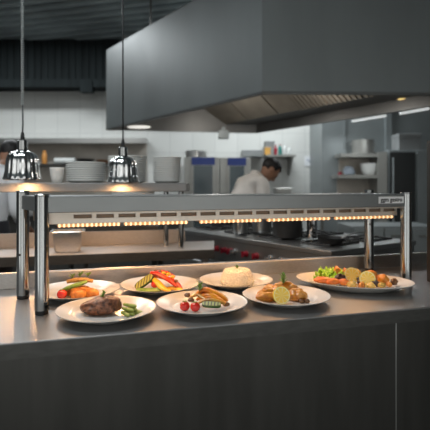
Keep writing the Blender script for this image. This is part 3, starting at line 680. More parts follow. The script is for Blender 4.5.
def stack(px, dy, n, dia, dz, lab, grp, px_w=None):
    y = sy0(X(px, 2.6)) + dy; c = Vector((X(px, y), y, 1.2985)); s = dia / 0.211
    b = NB(); lathe(b, [(r * s, z * 1.25) for r, z in SP], (0, 0, 0), 40)
    o = link('stacked_plate', b, 'porcelain_stack', smooth=40); o.location = c; tag(o, lab, 'plate', grp)
    o['label'] = 'bottom ' + lab
    for k in range(1, n):
        copy_tree(o, c + Vector((R.uniform(-.002, .002), R.uniform(-.002, .002), k * dz)), label=('topmost ' if k == n - 1 else ORD[k] + ' from the bottom, ') + lab)
stack(86, 0.17, 9, 0.232, 0.0128, 'white plate in the wide low stack beside the cup', 'plates stacked beside the cup')
stack(128, 0.19, 12, 0.240, 0.0130, 'white plate in the tall stack behind the straight-cord heat lamp', 'plates stacked behind the hanging lamp')
stack(167, 0.17, 12, 0.180, 0.0128, 'white plate in the narrow stack at the shelf end', 'plates stacked at the shelf end')

# ================================================================== HANGING HEAT LAMPS
def heat_lamp(px, y, ybot, s, label, coiled):
    x = X(px, y); zb = Z(ybot, y); o = empty('hanging_heat_lamp', (x, y, zb), label, 'heat lamp', 'chrome heat lamps')
    pr = [(0.0905, 0.0), (0.0925, 0.002), (0.0905, 0.006), (0.086, 0.016), (0.081, 0.035), (0.0785, 0.060), (0.076, 0.082), (0.069, 0.100), (0.056, 0.112), (0.040, 0.118), (0.030, 0.120)]
    inner = [(0.028, 0.118), (0.052, 0.109), (0.072, 0.082), (0.077, 0.035), (0.0885, 0.0), (0.0905, 0.0)]
    ZS = 1.27; b = NB(); lathe(b, [(r * s, z * s * ZS) for r, z in pr + inner], (x, y, zb), 96, rib=(18, 0.055, 2, 7)); link('shade', b, 'chrome', o, smooth=50)
    b = NB(); lathe(b, [(0, 0.150 * s), (0.031 * s, 0.150 * s), (0.033 * s, 0.153 * s), (0.0265 * s, 0.156 * s), (0.026 * s, 0.203 * s), (0.022 * s, 0.207 * s), (0, 0.207 * s)], (x, y, zb), 32); link('neck', b, 'post', o, smooth=40)
    b = NB(); lathe(b, [(0, 0.004), (0.018, 0.007), (0.033, 0.018), (0.037, 0.036), (0.028, 0.056), (0.014, 0.072), (0.012, 0.148), (0, 0.149)], (x, y, zb), 32); link('bulb', b, 'bulb', o, smooth=True)
    b = NB(); zt = zb + 0.207 * s; lathe(b, [(0, zt), (0.011, zt), (0.010, zt + 0.02), (0.007, zt + 0.04), (0, zt + 0.042)], (x, y, 0), 16); link('cord_grip', b, 'black', o, smooth=40)
    zc = Z(106, y) if coiled else 3.43
    b = NB(); tube(b, [(x, y, zt + 0.03), (x + (0.002 if coiled else -0.001), y, (zt + zc) / 2), (x, y, zc)], 0.0042, 8); link('cord', b, 'cable', o, smooth=True)
    if coiled:
        b = NB(); pts = []; turns = 150; z1 = 3.4
        for i in range(turns * 8 + 1):
            a = 2 * pi * i / 8; t = i / (turns * 8)
            pts.append((x + 0.0065 * cos(a), y + 0.0065 * sin(a), zc + (z1 - zc) * t))
        tube(b, pts, 0.0028, 5); link('coiled_cord', b, 'coil', o, smooth=True)
    b = NB(); cyl(b, (x, y), 0.05, 3.38, 3.426, 24, 0.004); link('ceiling_mount', b, 'black', o, smooth=40)
    return Vector((x, y, zb))
L1 = heat_lamp(22.5, 2.33, 180, 1.0, 'chrome bell heat lamp on a coiled cord', True)
L2 = heat_lamp(123, 2.47, 183, 0.955, 'chrome bell heat lamp on a straight black cord', False)

# ================================================================== EXTRACTOR HOOD
HZ = 1.90
N_, L_, F_, R_ = Vector((0.314, 3.00)), Vector((-1.207, 4.98)), Vector((0.491, 5.26)), Vector((1.98, 3.06))
HT = Z(50, 4.98)
hood = empty('extractor_hood', (0.5, 4.0, HZ), 'huge grey steel extractor hood hanging over the cooking range', 'extractor hood')
quad = [N_, R_, F_, L_]
def hq(u, v, z):                # u: near-left edge N->L, v: N->R
    q = (N_.lerp(L_, u)).lerp(R_.lerp(F_, u), v); return Vector((q.x, q.y, z))
def wall4(bm, a, c, z0, z1, t_in):
    """upright sheet from a to c, thickened towards the hood's middle"""
    ctr = (N_ + F_) / 2; d = (c - a).normalized(); n = Vector((-d.y, d.x))
    if n.dot(ctr - a) < 0: n = -n
    hexa(bm, [Vector((*a, z0)), Vector((*c, z0)), Vector((*(c + n * t_in), z0)), Vector((*(a + n * t_in), z0)),
              Vector((*a, z1)), Vector((*c, z1)), Vector((*(c + n * t_in), z1)), Vector((*(a + n * t_in), z1))])
for (a, c) in ((N_, L_), (N_, R_), (L_, F_), (F_, R_)):
    b = NB(); wall4(b, a, c, HZ, HT, 0.012); link('side_panel', b, 'hood', hood)
b = NB(); prism(b, quad, HT - 0.01, HT); link('top_panel', b, 'hood', hood)
b = NB(); prism(b, [hq(0.02, 0.02, 0), hq(0.02, 0.98, 0), hq(0.98, 0.98, 0), hq(0.98, 0.02, 0)], HZ + 0.42, HZ + 0.43); link('inner_ceiling', b, 'hood_in', hood)
# gutter lip round the rim, inside
b = NB()
for (a, c) in ((N_, L_), (N_, R_), (L_, F_), (F_, R_)): wall4(b, a, c, HZ - 0.004, HZ + 0.012, 0.035)
link('rim', b, 'hood_in', hood)
b = NB(); wall4(b, L_, F_, HZ + 0.012, HZ + 0.42, 0.016); wall4(b, F_, R_, HZ + 0.012, HZ + 0.13, 0.016); link('gutter', b, 'hood_in', hood)
# filter bank rises from the far gutter towards the middle
def fb(u, t): # u along F->R, t up the slope
    a = F_.lerp(R_, u); d = (R_ - F_).normalized(); n = Vector((-d.y, d.x))
    if n.dot(N_ - F_) < 0: n = -n
    q = a + n * (0.34 + 0.45 * t); return Vector((q.x, q.y, HZ + 0.10 + 0.32 * t))
def fu(px):
    lo, hi = -0.3, 1.0
    for _ in range(40):
        m = (lo + hi) / 2; q = fb(m, 0)
        if CX + q.x / q.y * F < px: lo = m
        else: hi = m
    return lo
nrm = (fb(1, 0) - fb(0, 0)).cross(fb(0, 1) - fb(0, 0)).normalized()
if nrm.z > 0: nrm = -nrm
def slope(bm, u0, u1, t0, t1, th):
    tm = lambda u: max(t0 + 0.02, min(t1, (fb(u, 0).y - 3.10) / 0.252))
    p = [fb(u0, t0), fb(u1, t0), fb(u1, tm(u1)), fb(u0, tm(u0))]
    hexa(bm, [q for q in p] + [q + nrm * th for q in p])
cuts = [fu(222), fu(248), fu(279), fu(302)]
b = NB(); d_ = (R_ - F_).normalized(); n_ = Vector((-d_.y, d_.x)); n_ = n_ if n_.dot(N_ - F_) > 0 else -n_
prism(b, [F_ + n_ * 0.0 + d_ * 0.02, R_ - d_ * 0.02, R_ + n_ * 0.35 - d_ * 0.3, F_ + n_ * 0.35 - d_ * 0.05], HZ + 0.095, HZ + 0.105); link('soffit', b, 'hood_in', hood)
for a, c in zip(cuts, cuts[1:]):
    b = NB(); slope(b, a + 0.004, c - 0.004, 0, 1, 0.012); link('filter_panel', b, 'baffle', hood)
for a, c in ((fu(302), fu(330)), (fu(330), fu(366)), (fu(366), fu(402)), (fu(402), fu(425))):
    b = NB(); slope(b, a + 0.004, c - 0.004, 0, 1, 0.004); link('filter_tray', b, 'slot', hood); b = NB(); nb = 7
    for i in range(nb):
        u = a + 0.003 + (c - a - 0.004) * i / nb; slope(b, u, u + (c - a) / nb * 0.55, 0.0, 0.97, 0.022)
    link('baffle_filter', b, 'baffle', hood)
# glowing stand-in for a lamp's reflection, the amber hood lamp, the box under the rim
b = NB(); blob(b, P(139, 127.0, 4.90), (0.13, 0.05, 0.016), 1, 0.0, 1, 3); link('hood_lamp', b, 'hoodlamp', hood, smooth=True)
q = fb(0.845, 0.30); b = NB(); blob(b, P(403, 97.5, 3.70), (0.055, 0.05, 0.022), 1, 0.0, 1, 3); hl = link('hood_lamp', b, 'hoodlamp_warm', hood, smooth=True); hl['label'] = 'amber glowing lamp'
b = NB(); c = P(223.5, 134.5, 5.12); box(b, c.x - 0.06, c.x + 0.06, c.y - 0.05, c.y + 0.05, c.z - 0.05, c.z + 0.045); bevel(b, 0.004, 1)
box(b, c.x - 0.02, c.x + 0.02, c.y - 0.02, c.y + 0.02, c.z + 0.04, HZ + 0.05); link('sensor_box', b, 'wallgrey', hood)
for (u, v) in ((0.12, 0.2), (0.12, 0.8), (0.88, 0.2), (0.88, 0.8)):
    b = NB(); q = hq(u, v, 0); cyl(b, (q.x, q.y), 0.012, HT - 0.005, 3.43, 10); link('hanger_rod', b, 'dark_steel', hood, smooth=40)

# ================================================================== COOKING RANGE
RO = Vector((0.634, 2.48)); ra = Vector((-0.590, 0.807)).normalized(); rb = Vector((ra.y, -ra.x))
if rb.x < 0: rb = -rb
def rp(a, c): q = RO + ra * a + rb * c; return (q.x, q.y)
rng = empty('cooking_range', (*rp(0.8, 0.4), 0), 'long steel cooking range with a row of red knobs', 'cooking range')
LEN, DEP = 1.62, 0.85
b = NB(); prism(b, [rp(0, 0.03), rp(LEN, 0.03), rp(LEN, DEP), rp(0, DEP)], 0.12, 0.889); link('body', b, 'range', rng)
b = NB(); prism(b, [rp(-0.01, 0), rp(LEN + .01, 0), rp(LEN + .01, DEP + 0.01), rp(-0.01, DEP + 0.01)], 0.888, 0.92); bevel(b, 0.005, 2); link('worktop', b, 'range_top', rng)
b = NB(); prism(b, [rp(0.0, 0.005), rp(LEN, 0.005), rp(LEN, 0.032), rp(0, 0.032)], 0.745, 0.888); cp = link('control_panel', b, 'range', rng)
for px, m in ((193, 'red'), (200, 'red'), (208.5, 'greyknob'), (217, 'red'), (225, 'red'), (231, 'red'), (234.5, 'greyknob'), (246, 'red'), (256.5, 'red'), (270, 'greyknob'), (281, 'greyknob')):
    k = (px - CX) / F; s = (k * RO.y - RO.x) / (ra.x - k * ra.y)
    c = RO + ra * s; b = NB()
    pr = [(0, 0.0), (0.026, 0.0), (0.026, 0.006), (0.021, 0.008), (0.019, 0.030), (0.016, 0.033), (0, 0.033)]
    lathe(b, [(r * 0.85, z) for r, z in pr], (0, 0, 0), 24)
    box(b, -0.005, 0.005, -0.02, 0.02, 0.03, 0.042)
    Rm = Vector((-rb.x, -rb.y, 0)).to_track_quat('Z', 'Y').to_matrix()
    for v in b.verts: v.co = Rm @ v.co + Vector((c.x - rb.x * -0.004, c.y - rb.y * -0.004, 0.818))
    kb = link('knob', b, m, rng, smooth=40); kb['label'] = 'red knob' if m == 'red' else 'grey knob'
for a in (0.05, 0.85):
    b = NB(); prism(b, [rp(a, 0.012), rp(a + 0.72, 0.012), rp(a + 0.72, 0.032), rp(a, 0.032)], 0.20, 0.725); dr = link('oven_door', b, 'range', rng)
    b = NB(); tube(b, [(*rp(a + 0.06, -0.03), 0.70), (*rp(a + 0.66, -0.03), 0.70)], 0.012, 10)
    for t in (0.08, 0.64): tube(b, [(*rp(a + t, -0.03), 0.70), (*rp(a + t, 0.02), 0.70)], 0.008, 8)
    link('handle', b, 'range_top', dr, smooth=40)
for a, c in ((0.08, 0.1), (LEN - 0.08, 0.1), (0.08, 0.75), (LEN - 0.08, 0.75)):
    b = NB(); cyl(b, rp(a, c), 0.025, 0, 0.125, 16); link('leg', b, 'range', rng, smooth=40)
for a in (0.12, 0.52, 0.92, 1.32):
    for c in (0.14, 0.50):
        b = NB()
        for t in (0.0, 0.11, 0.22): tube(b, [(*rp(a + t, c), 0.928), (*rp(a + t, c + 0.28), 0.928)], 0.007, 6)
        for t in (0.0, 0.14, 0.28): tube(b, [(*rp(a, c + t), 0.926), (*rp(a + 0.22, c + t), 0.926)], 0.006, 6)
        link('grate', b, 'iron', rng, smooth=40)
def pot(name, c, r, h, m, label, cat='pot', z0=0.935, handles=True, lip=0.004):
    o = empty(name, (c[0], c[1], z0), label, cat)
    b = NB(); lathe(b, [(0, 0), (r * 0.94, 0), (r, 0.008), (r, h - 0.004), (r + lip, h), (r - 0.004, h), (r - 0.006, 0.01), (0, 0.006)], (c[0], c[1], z0), 40); link('body', b, m, o, smooth=40)
    if handles:
        for sgn in (-1, 1):
            b = NB(); tube(b, ease([(c[0] + sgn * (r - 0.002), c[1] - 0.025, z0 + h * 0.7), (c[0] + sgn * (r + 0.028), c[1] - 0.02, z0 + h * 0.72), (c[0] + sgn * (r + 0.028), c[1] + 0.02, z0 + h * 0.72), (c[0] + sgn * (r - 0.002), c[1] + 0.025, z0 + h * 0.7)], 5), 0.005, 8); link('handle', b, m, o, smooth=True)
    return o
pot('saucepan', (X(240.5, 3.30), 3.30), 0.055, 0.13, 'steel', 'small tall steel pot on the range', handles=False)
pot('stockpot', (X(287.5, 3.06), 3.06), 0.100, 0.20, 'iron', 'wide black stockpot on the range')
pot('stockpot', (X(262, 3.38), 3.38), 0.072, 0.12, 'range', 'dull grey stockpot left of the black stockpot', handles=False)
pot('saucepan', (X(312, 3.00), 3.00), 0.034, 0.15, 'chrome', 'slim shiny steel pot right of the black stockpot', handles=False)
fp = (X(331, 2.72), 2.72); o = empty('frying_pan', (*fp, 0.935), 'black frying pan with long steel handle on the range', 'frying pan')
b = NB(); lathe(b, [(0, 0), (0.062, 0), (0.084, 0.034), (0.087, 0.035), (0.082, 0.034), (0.06, 0.005), (0, 0.004)], (*fp, 0.935), 40); link('body', b, 'iron', o, smooth=40)
b = NB(); tube(b, ease([(fp[0] + 0.07, fp[1] + 0.02, 0.962), (fp[0] + 0.14, fp[1] + 0.05, 0.985), (fp[0] + 0.26, fp[1] + 0.1, 0.998)], 5), 0.008, 8, 0.6); link('handle', b, 'range_top', o, smooth=True)

# ================================================================== BACK OF THE KITCHEN, LEFT
# wall canopy over a brown steel recess
b = NB(); yb_ = 6.80; box(b, -5.3, X(145, yb_), 6.97, 6.999, 0.95, Z(141, 6.97)); struct('trim_3', b, 'brown')
o = empty('wall_canopy', (-3.2, 6.85, Z(141, 6.6)), 'low steel wall canopy over the brown recess', 'canopy')
b = NB(); box(b, -5.3, X(145, 6.6), 6.72, 6.96, Z(141.5, 6.6), Z(138, 6.6)); link('canopy_panel', b, 'steel', o)
b = NB(); box(b, -5.3, X(146, 6.6), 6.70, 6.73, Z(142.5, 6.6), Z(137.5, 6.6)); link('canopy_lip', b, 'steel', o)
o = empty('wall_shelf', (-3.0, 6.8, Z(165, 6.7)), 'steel wall shelf under the low wall canopy', 'shelf')
zs = Z(164, 6.7)
b = NB(); box(b, -5.3, X(120, 6.7), 6.58, 6.96, zs - 0.03, zs); link('shelf_board', b, 'dark_steel', o)
for px in (30, 75, 112):
    b = NB(); x = X(px, 6.7); hexa(b, [(x, 6.95, zs - 0.2), (x + .02, 6.95, zs - .2), (x + .02, 6.96, zs - .2), (x, 6.96, zs - .2), (x, 6.62, zs - .03), (x + .02, 6.62, zs - .03), (x + .02, 6.96, zs - .03), (x, 6.96, zs - .03)]); link('bracket', b, 'dark_steel', o)
c = (X(65, 6.72), 6.72, zs + 0.047)
b = NB()
tube(b, [(c[0] - 0.155, c[1], c[2]), (c[0] - 0.15, c[1], c[2]), (c[0] + 0.15, c[1], c[2]), (c[0] + 0.155, c[1], c[2])], [0.035, 0.047, 0.047, 0.035], 24)
o = link('paper_roll', b, 'grey_pl' if False else 'white_pl', smooth=40); tag(o, 'pale paper roll lying on the wall shelf', 'paper roll')
def bottle(px, y, z, h, r, m, label, cat='bottle', cap='white_pl', neck=0.42):
    x = X(px, y); o = empty('bottle', (x, y, z), label, cat)
    b = NB(); lathe(b, [(0, 0), (r * .92, 0), (r, 0.006), (r, h * 0.66), (r * 0.85, h * 0.74), (r * neck, h * 0.82), (r * neck, h * 0.9), (0, h * 0.9)], (x, y, z), 28); link('body', b, m, o, smooth=40)
    b = NB(); cyl(b, (x, y), r * (neck + 0.08), z + h * 0.88, z + h, 20, 0.003); link('cap', b, cap, o, smooth=40); return o
bottle(44.5, 6.70, zs, 0.20, 0.037, 'orange_pl', 'orange bottle on the wall shelf beside the coiled-cord heat lamp', cap='orange_pl', neck=0.6)
def mixing(px, y, z, r, h, m, label, name='mixing_bowl'):
    b = NB(); lathe(b, [(0, 0), (r * 0.55, 0), (r * 0.6, 0.004), (r * 0.85, h * 0.45), (r, h * 0.97), (r * 1.01, h), (r * 0.97, h), (r * 0.82, h * 0.47), (r * 0.5, 0.008), (0, 0.007)], (0, 0, 0), 36)
    o = link(name, b, m, smooth=40); o.location = (X(px, y), y, z); tag(o, label, 'bowl'); return o
mixing(85.5, 6.72, zs, 0.13, 0.075, 'iron', 'black bowl on the wall shelf next to the paper roll')
mixing(103, 6.72, zs, 0.10, 0.06, 'mushroom', 'brown bowl on the wall shelf at its end')
mixing(133, 3.35, 1.0, 0.165, 0.272, 'porcelain_stack', 'big pale mixing bowl under the overshelf end')
b = NB(); o = empty('side_table', (X(133, 3.35), 3.4, 0), 'plain steel side table below the big pale mixing bowl', 'table')
b = NB(); box(b, -1.05, -0.40, 3.16, 3.58, 0.965, 1.0); link('table_top', b, 'dark_steel', o)
for x in (-1.02, -0.43):
    for y in (3.19, 3.55):
        b = NB(); cyl(b, (x, y), 0.02, 0, 0.966, 12); link('leg', b, 'dark_steel', o, smooth=40)
o = empty('rear_counter', (-3.0, 6.7, 0), 'dark steel counter along the back wall on the left', 'counter')
b = NB(); box(b, -5.2, X(180, 6.4), 6.36, 6.95, 0.86, 0.90); link('worktop', b, 'range_top', o)
b = NB(); box(b, -5.18, X(179, 6.4), 6.42, 6.95, 0.0, 0.861); link('body', b, 'dark_steel', o)

# ---- fridges
def fridge(p0, p1, y, ptop, label):
    x0, x1 = X(p0, y), X(p1, y); zt = Z(ptop, y); o = empty('upright_fridge', ((x0 + x1) / 2, y + 0.2, 0), label, 'fridge', 'glass door fridges on the back wall')
    b = NB(); box(b, x0, x1, y, y + 0.44, 0.0, zt); bevel(b, 0.006, 2); link('body', b, 'fridge', o)
    dx0, dx1 = x0 + 0.11, x1 - 0.07
    b = NB(); box(b, dx0, dx1, y - 0.02, y + 0.001, zt - 0.115, zt - 0.005); link('header_panel', b, 'blue', o)
    b = NB(); box(b, dx0, dx1, y - 0.03, y + 0.001, 0.25, zt - 0.12); dr = link('door', b, 'fridge', o)
    b = NB(); box(b, dx0 + 0.03, dx1 - 0.03, y - 0.034, y - 0.029, 0.30, zt - 0.125); link('pane', b, 'glass_dark', dr)
    b = NB(); tube(b, [(dx0 + 0.016, y - 0.06, 0.8), (dx0 + 0.016, y - 0.06, 1.2)], 0.009, 8)
    for z in (0.82, 1.18): tube(b, [(dx0 + 0.016, y - 0.06, z), (dx0 + 0.016, y - 0.025, z)], 0.006, 8)
    link('handle', b, 'steel', dr, smooth=40)
fridge(184, 219.6, 6.5, 157, 'upright fridge with blue header below the silver pot')
fridge(220, 251, 6.5, 157.5, 'upright fridge with blue header directly behind the bent chef')
pot('casserole', (X(196, 6.7), 6.7), 0.16, 0.10, 'steel', 'wide silver casserole on top of the fridge', z0=Z(156.9, 6.5) - 0.0005)
# ---- cabinet and shelf behind the chef
o = empty('wall_cabinet', (X(254, 6.85), 6.9, Z(157, 6.8)), 'small grey wall cabinet above the bent chef', 'cabinet')
b = NB(); box(b, X(242, 6.75), X(263, 6.75), 6.75, 6.998, Z(157, 6.75), Z(150, 6.75)); bevel(b, 0.004, 1); link('body', b, 'grey_pl', o)
b = NB(); box(b, X(243, 6.75), X(262, 6.75), 6.735, 6.751, Z(156.5, 6.75), Z(150.6, 6.75)); link('door', b, 'grey_pl', o)
ys = 6.78; zsh = Z(155.2, ys)
o = empty('wall_shelf', (X(279, ys), 6.9, zsh), 'short grey wall shelf with bottles behind the chef', 'shelf')
b = NB(); box(b, X(264.5, ys), X(294.5, ys), 6.64, 6.998, zsh - 0.03, zsh); link('shelf_board', b, 'fridge', o)
for px in (268, 290):
    b = NB(); x = X(px, ys)
    prism(b, [(0, 0), (0.33, 0), (0, 0.27)], 0, 0.03)
    for v in b.verts: v.co = Vector((x + v.co.z, 6.995 - v.co.x, zsh - 0.03 - v.co.y))
    link('bracket', b, 'fridge', o)
def carton(name, p0, p1, y, z, h, d, m, label, cat):
    x0, x1 = X(p0, y), X(p1, y); o = empty(name, ((x0 + x1) / 2, y + d / 2, z), label, cat)
    b = NB(); box(b, x0, x1, y, y + d, z, z + h * 0.8); bevel(b, 0.004, 1); link('body', b, m, o)
    b = NB(); box(b, x0 - 0.004, x1 + 0.004, y - 0.004, y + d + 0.004, z + h * 0.8 - 0.001, z + h); bevel(b, 0.004, 1); link('lid', b, m, o)
carton('storage_tub', 264.8, 270.5, 6.68, zsh, 0.11, 0.1, 'yellow_pl', 'amber storage tub on the shelf behind the chef', 'tub')
carton('storage_box', 265, 274.5, 6.86, zsh, 0.22, 0.1, 'grey_pl', 'grey storage box standing behind the amber tub', 'box')
bottle(275.6, 6.74, zsh, 0.15, 0.026, 'red', 'red bottle on the shelf behind the chef', cap='red')
bottle(280.0, 6.74, zsh, 0.16, 0.028, 'teal', 'teal bottle between the red and white bottles', cap='red')
bottle(284.8, 6.74, zsh, 0.17, 0.030, 'white_pl', 'white bottle directly right of the teal bottle')
bottle(289.5, 6.74, zsh, 0.13, 0.026, 'white_pl', 'short white bottle nearest the shelf end')
o = empty('paper_notice', (X(309.5, 6.99), 6.996, Z(161, 6.99)), 'small white paper notice with blue print on the tiled wall', 'notice')
b = NB(); box(b, X(304.5, 6.99), X(314, 6.99), 6.990, 6.9985, Z(166, 6.99), Z(156, 6.99)); link('sheet', b, 'paper', o)
b = NB(); tube(b, [(X(307, 6.985) + i * 0.012, 6.988, Z(160.5, 6.985) + 0.02 * sin(i * 1.3)) for i in range(7)], 0.011, 6, 0.3); link('print', b, 'bluemark', o)
# low steel tables right of the chef
o = empty('work_table', (X(292, 6.2), 6.3, 0), 'grey steel work table the bent chef leans over', 'table')
b = NB(); box(b, X(268, 5.4), X(318, 5.9), 5.45, 6.1, 0.92, 0.96); link('table_top', b, 'range_top', o)
for x in (X(268, 5.4) + 0.04, X(318, 5.9) - 0.04):
    for y in (5.5, 6.05):
        b = NB(); cyl(b, (x, y), 0.022, 0, 0.921, 12); link('leg', b, 'fridge', o, smooth=40)
carton('steel_bin', 276, 291, 5.7, 0.96, Z(188, 5.7) - 0.96, 0.3, 'fridge', 'grey steel bin on the table beside the bent chef', 'bin')

# ---- right of the kitchen
y5 = 5.85
rk = empty('wall_shelf', (X(362, y5), 6.0, Z(156, y5)), 'steel wall rack of two shelves on the clad wall', 'shelf')
z1, z2 = Z(153.5, y5), Z(174.8, y5)
b = NB(); box(b, X(341, y5), X(379, y5), y5, 6.19, z1 - 0.045, z1); link('shelf_board', b, 'fridge', rk)
b = NB(); box(b, X(338, y5), X(379, y5), y5, 6.19, z2 - 0.045, z2); link('shelf_board', b, 'fridge', rk)
b = NB(); box(b, X(377.5, y5), X(387, y5), y5 - 0.01, 6.19, 0.0, Z(152, y5)); link('side_upright', b, 'fridge', rk)
b = NB(); box(b, X(346, y5), X(378, y5), 6.17, 6.198, z2, z1 - 0.04); link('back_panel', b, 'brown', rk)
b = NB(); box(b, X(344, y5), X(378, y5), 6.17, 6.198, Z(215, y5), z2 - 0.05); link('back_panel', b, 'brown', rk)
pot('stockpot', (X(363, 6.02), 6.02), 0.145, 0.19, 'fridge', 'grey stockpot on top of the two shelf rack', z0=z1, handles=True)
mixing(368.5, 6.0, z2, 0.115, 0.155, 'porcelain_stack', 'white bowl on the lower shelf of the rack')
b = NB(); blob(b, (0, 0, 0), (0.07, 0.06, 0.075), 4, 0.3, 1.7, 3, None, 0.6); o = link('bag', b, 'bag', smooth=True); o.location = (X(349, 6.0), 6.0, z2 + 0.045); tag(o, 'crumpled pale blue bag on the lower rack shelf', 'bag')
c = Vector((X(340, 5.93), 5.93, z2)); o = empty('spice_jar', c, 'small red jar at the end of the lower rack shelf', 'jar')
b = NB(); cyl(b, c, 0.024, z2, z2 + 0.035, 20, 0.003); link('body', b, 'red', o, smooth=40)
b = NB(); cyl(b, c, 0.022, z2 + 0.0345, z2 + 0.045, 20, 0.003); link('lid', b, 'black', o, smooth=40)
# tall black-glass cabinet
y6 = 5.86
o = empty('tall_oven', (X(405, y6), 5.8, 0), 'tall steel oven cabinet with a black glass door', 'oven')
zt = Z(150, y6)
b = NB(); box(b, X(388.2, y6), X(436, y6), y6, 6.14, 0.0, zt); bevel(b, 0.006, 1); link('body', b, 'wallgrey', o)
b = NB(); box(b, X(389.5, y6), X(414.5, y6), y6 - 0.03, y6 + 0.001, 0.15, zt - 0.03); dr = link('door', b, 'glass_black', o)
b = NB(); tube(b, [(X(391.5, y6), y6 - 0.06, 0.7), (X(391.5, y6), y6 - 0.06, zt - 0.1)], 0.012, 10)
for z in (0.72, zt - 0.12): tube(b, [(X(391.5, y6), y6 - 0.06, z), (X(391.5, y6), y6 - 0.02, z)], 0.008, 8)
link('handle', b, 'wallgrey', dr, smooth=40)
b = NB(); box(b, X(416.5, y6), X(434, y6), y6 - 0.02, y6 + 0.001, Z(186.5, y6), zt - 0.03); link('control_panel', b, 'wallgrey', o)
b = NB(); box(b, X(416.5, y6), X(434, y6), y6 - 0.03, y6 + 0.001, 0.15, Z(187.2, y6)); link('drawer_front', b, 'wallgrey', o)
carton('storage_box', 399, 421, 5.90, zt, 0.22, 0.25, 'grey_pl', 'grey storage box on top of the tall oven', 'box')
# low cabinet seen under the gantry on the right
o = empty('low_cabinet', (X(395, 3.9), 4.2, 0), 'low dark grey steel cabinet in front of the tall oven', 'cabinet')
y7 = 4.0
b = NB(); box(b, X(352, y7), X(440, y7), y7, 4.5, 0.0, 0.92); bevel(b, 0.005, 1); link('body', b, 'wallgrey', o)
for p0, p1 in ((354, 382), (384, 410), (412, 438)):
    b = NB(); box(b, X(p0, y7), X(p1, y7), y7 - 0.02, y7 + 0.001, 0.1, 0.90); d = link('door', b, 'wallgrey', o)
    b = NB(); tube(b, [(X(p0 + 6, y7), y7 - 0.05, 0.84), (X(p1 - 6, y7), y7 - 0.05, 0.84)], 0.008, 8)
    for pp in (p0 + 7, p1 - 7): tube(b, [(X(pp, y7), y7 - 0.05, 0.84), (X(pp, y7), y7 - 0.015, 0.84)], 0.006, 8)
    link('handle', b, 'fridge', d, smooth=40)
# suspended light tubes
for p0, p1, y0, y1, lb in (((352, 121.2), (386, 117.0), 5.75, 5.30, 'white ceiling tube light nearer the tiled wall'), ((400, 113.6), (429, 109.4), 5.12, 4.78, 'white ceiling tube light above the tall oven')):
    a, c = P(*p0, y0), P(*p1, y1); c.z = a.z
    o = empty('tube_light', (a + c) / 2, lb, 'ceiling light', 'suspended tube lights')
    b = NB(); tube(b, [a, a.lerp(c, .01), a.lerp(c, .99), c], [0.010, 0.014, 0.014, 0.010], 14); link('diffuser', b, 'tube', o, smooth=40)
    b = NB(); d = (c - a).normalized(); s = Vector((-d.y, d.x, 0)) * 0.035
    hexa(b, [a - s + Vector((0, 0, .022)), c - s + Vector((0, 0, .022)), c + s + Vector((0, 0, .022)), a + s + Vector((0, 0, .022)), a - s + Vector((0, 0, .05)), c - s + Vector((0, 0, .05)), c + s + Vector((0, 0, .05)), a + s + Vector((0, 0, .05))]); link('housing', b, 'wallgrey', o)
    for t in (0.15, 0.85):
        b = NB(); q = a.lerp(c, t); cyl(b, (q.x, q.y), 0.006, a.z + 0.045, 3.43, 8); link('hanger_rod', b, 'dark_steel', o, smooth=40)

# ================================================================== PEOPLE
def skinned(name, chains, m, parent=None, sub=2, root=None):
    """chains: list of [(point, radius) ...]; equal points are welded; one continuous surface"""
    bm = NB(); lay = bm.verts.layers.skin.verify(); idx = {}
    def vert(p, r):
        k = tuple(round(c, 4) for c in p)
        if k not in idx:
            v = bm.verts.new(p); rx = r if isinstance(r, tuple) else (r, r); v[lay].radius = rx; idx[k] = v
        return idx[k]
    for ch in chains:
        vs = [vert(p, r) for p, r in ch]
        for a, c in zip(vs, vs[1:]):
            if bm.edges.get((a, c)) is None: bm.edges.new((a, c))
    bm.verts.ensure_lookup_table()
    idx[tuple(round(c, 4) for c in (root or chains[0][0][0]))][lay].use_root = True
    me = bpy.data.meshes.new(name); bm.to_mesh(me); bm.free()
    o = bpy.data.objects.new(name, me); COL.objects.link(o)
    md = o.modifiers.new('skin', 'SKIN'); md.branch_smoothing = 0.6; md.use_smooth_shade = True
    ms = o.modifiers.new('sub', 'SUBSURF'); ms.levels = sub; ms.render_levels = sub
    dg = bpy.context.evaluated_depsgraph_get(); dg.update()
    me2 = bpy.data.meshes.new_from_object(o.evaluated_get(dg)); o.modifiers.clear(); o.data = me2; bpy.data.meshes.remove(me)
    me2.materials.clear(); me2.materials.append(M[m])
    for p in me2.polygons: p.use_smooth = True
    if parent: o.parent = parent
    return o
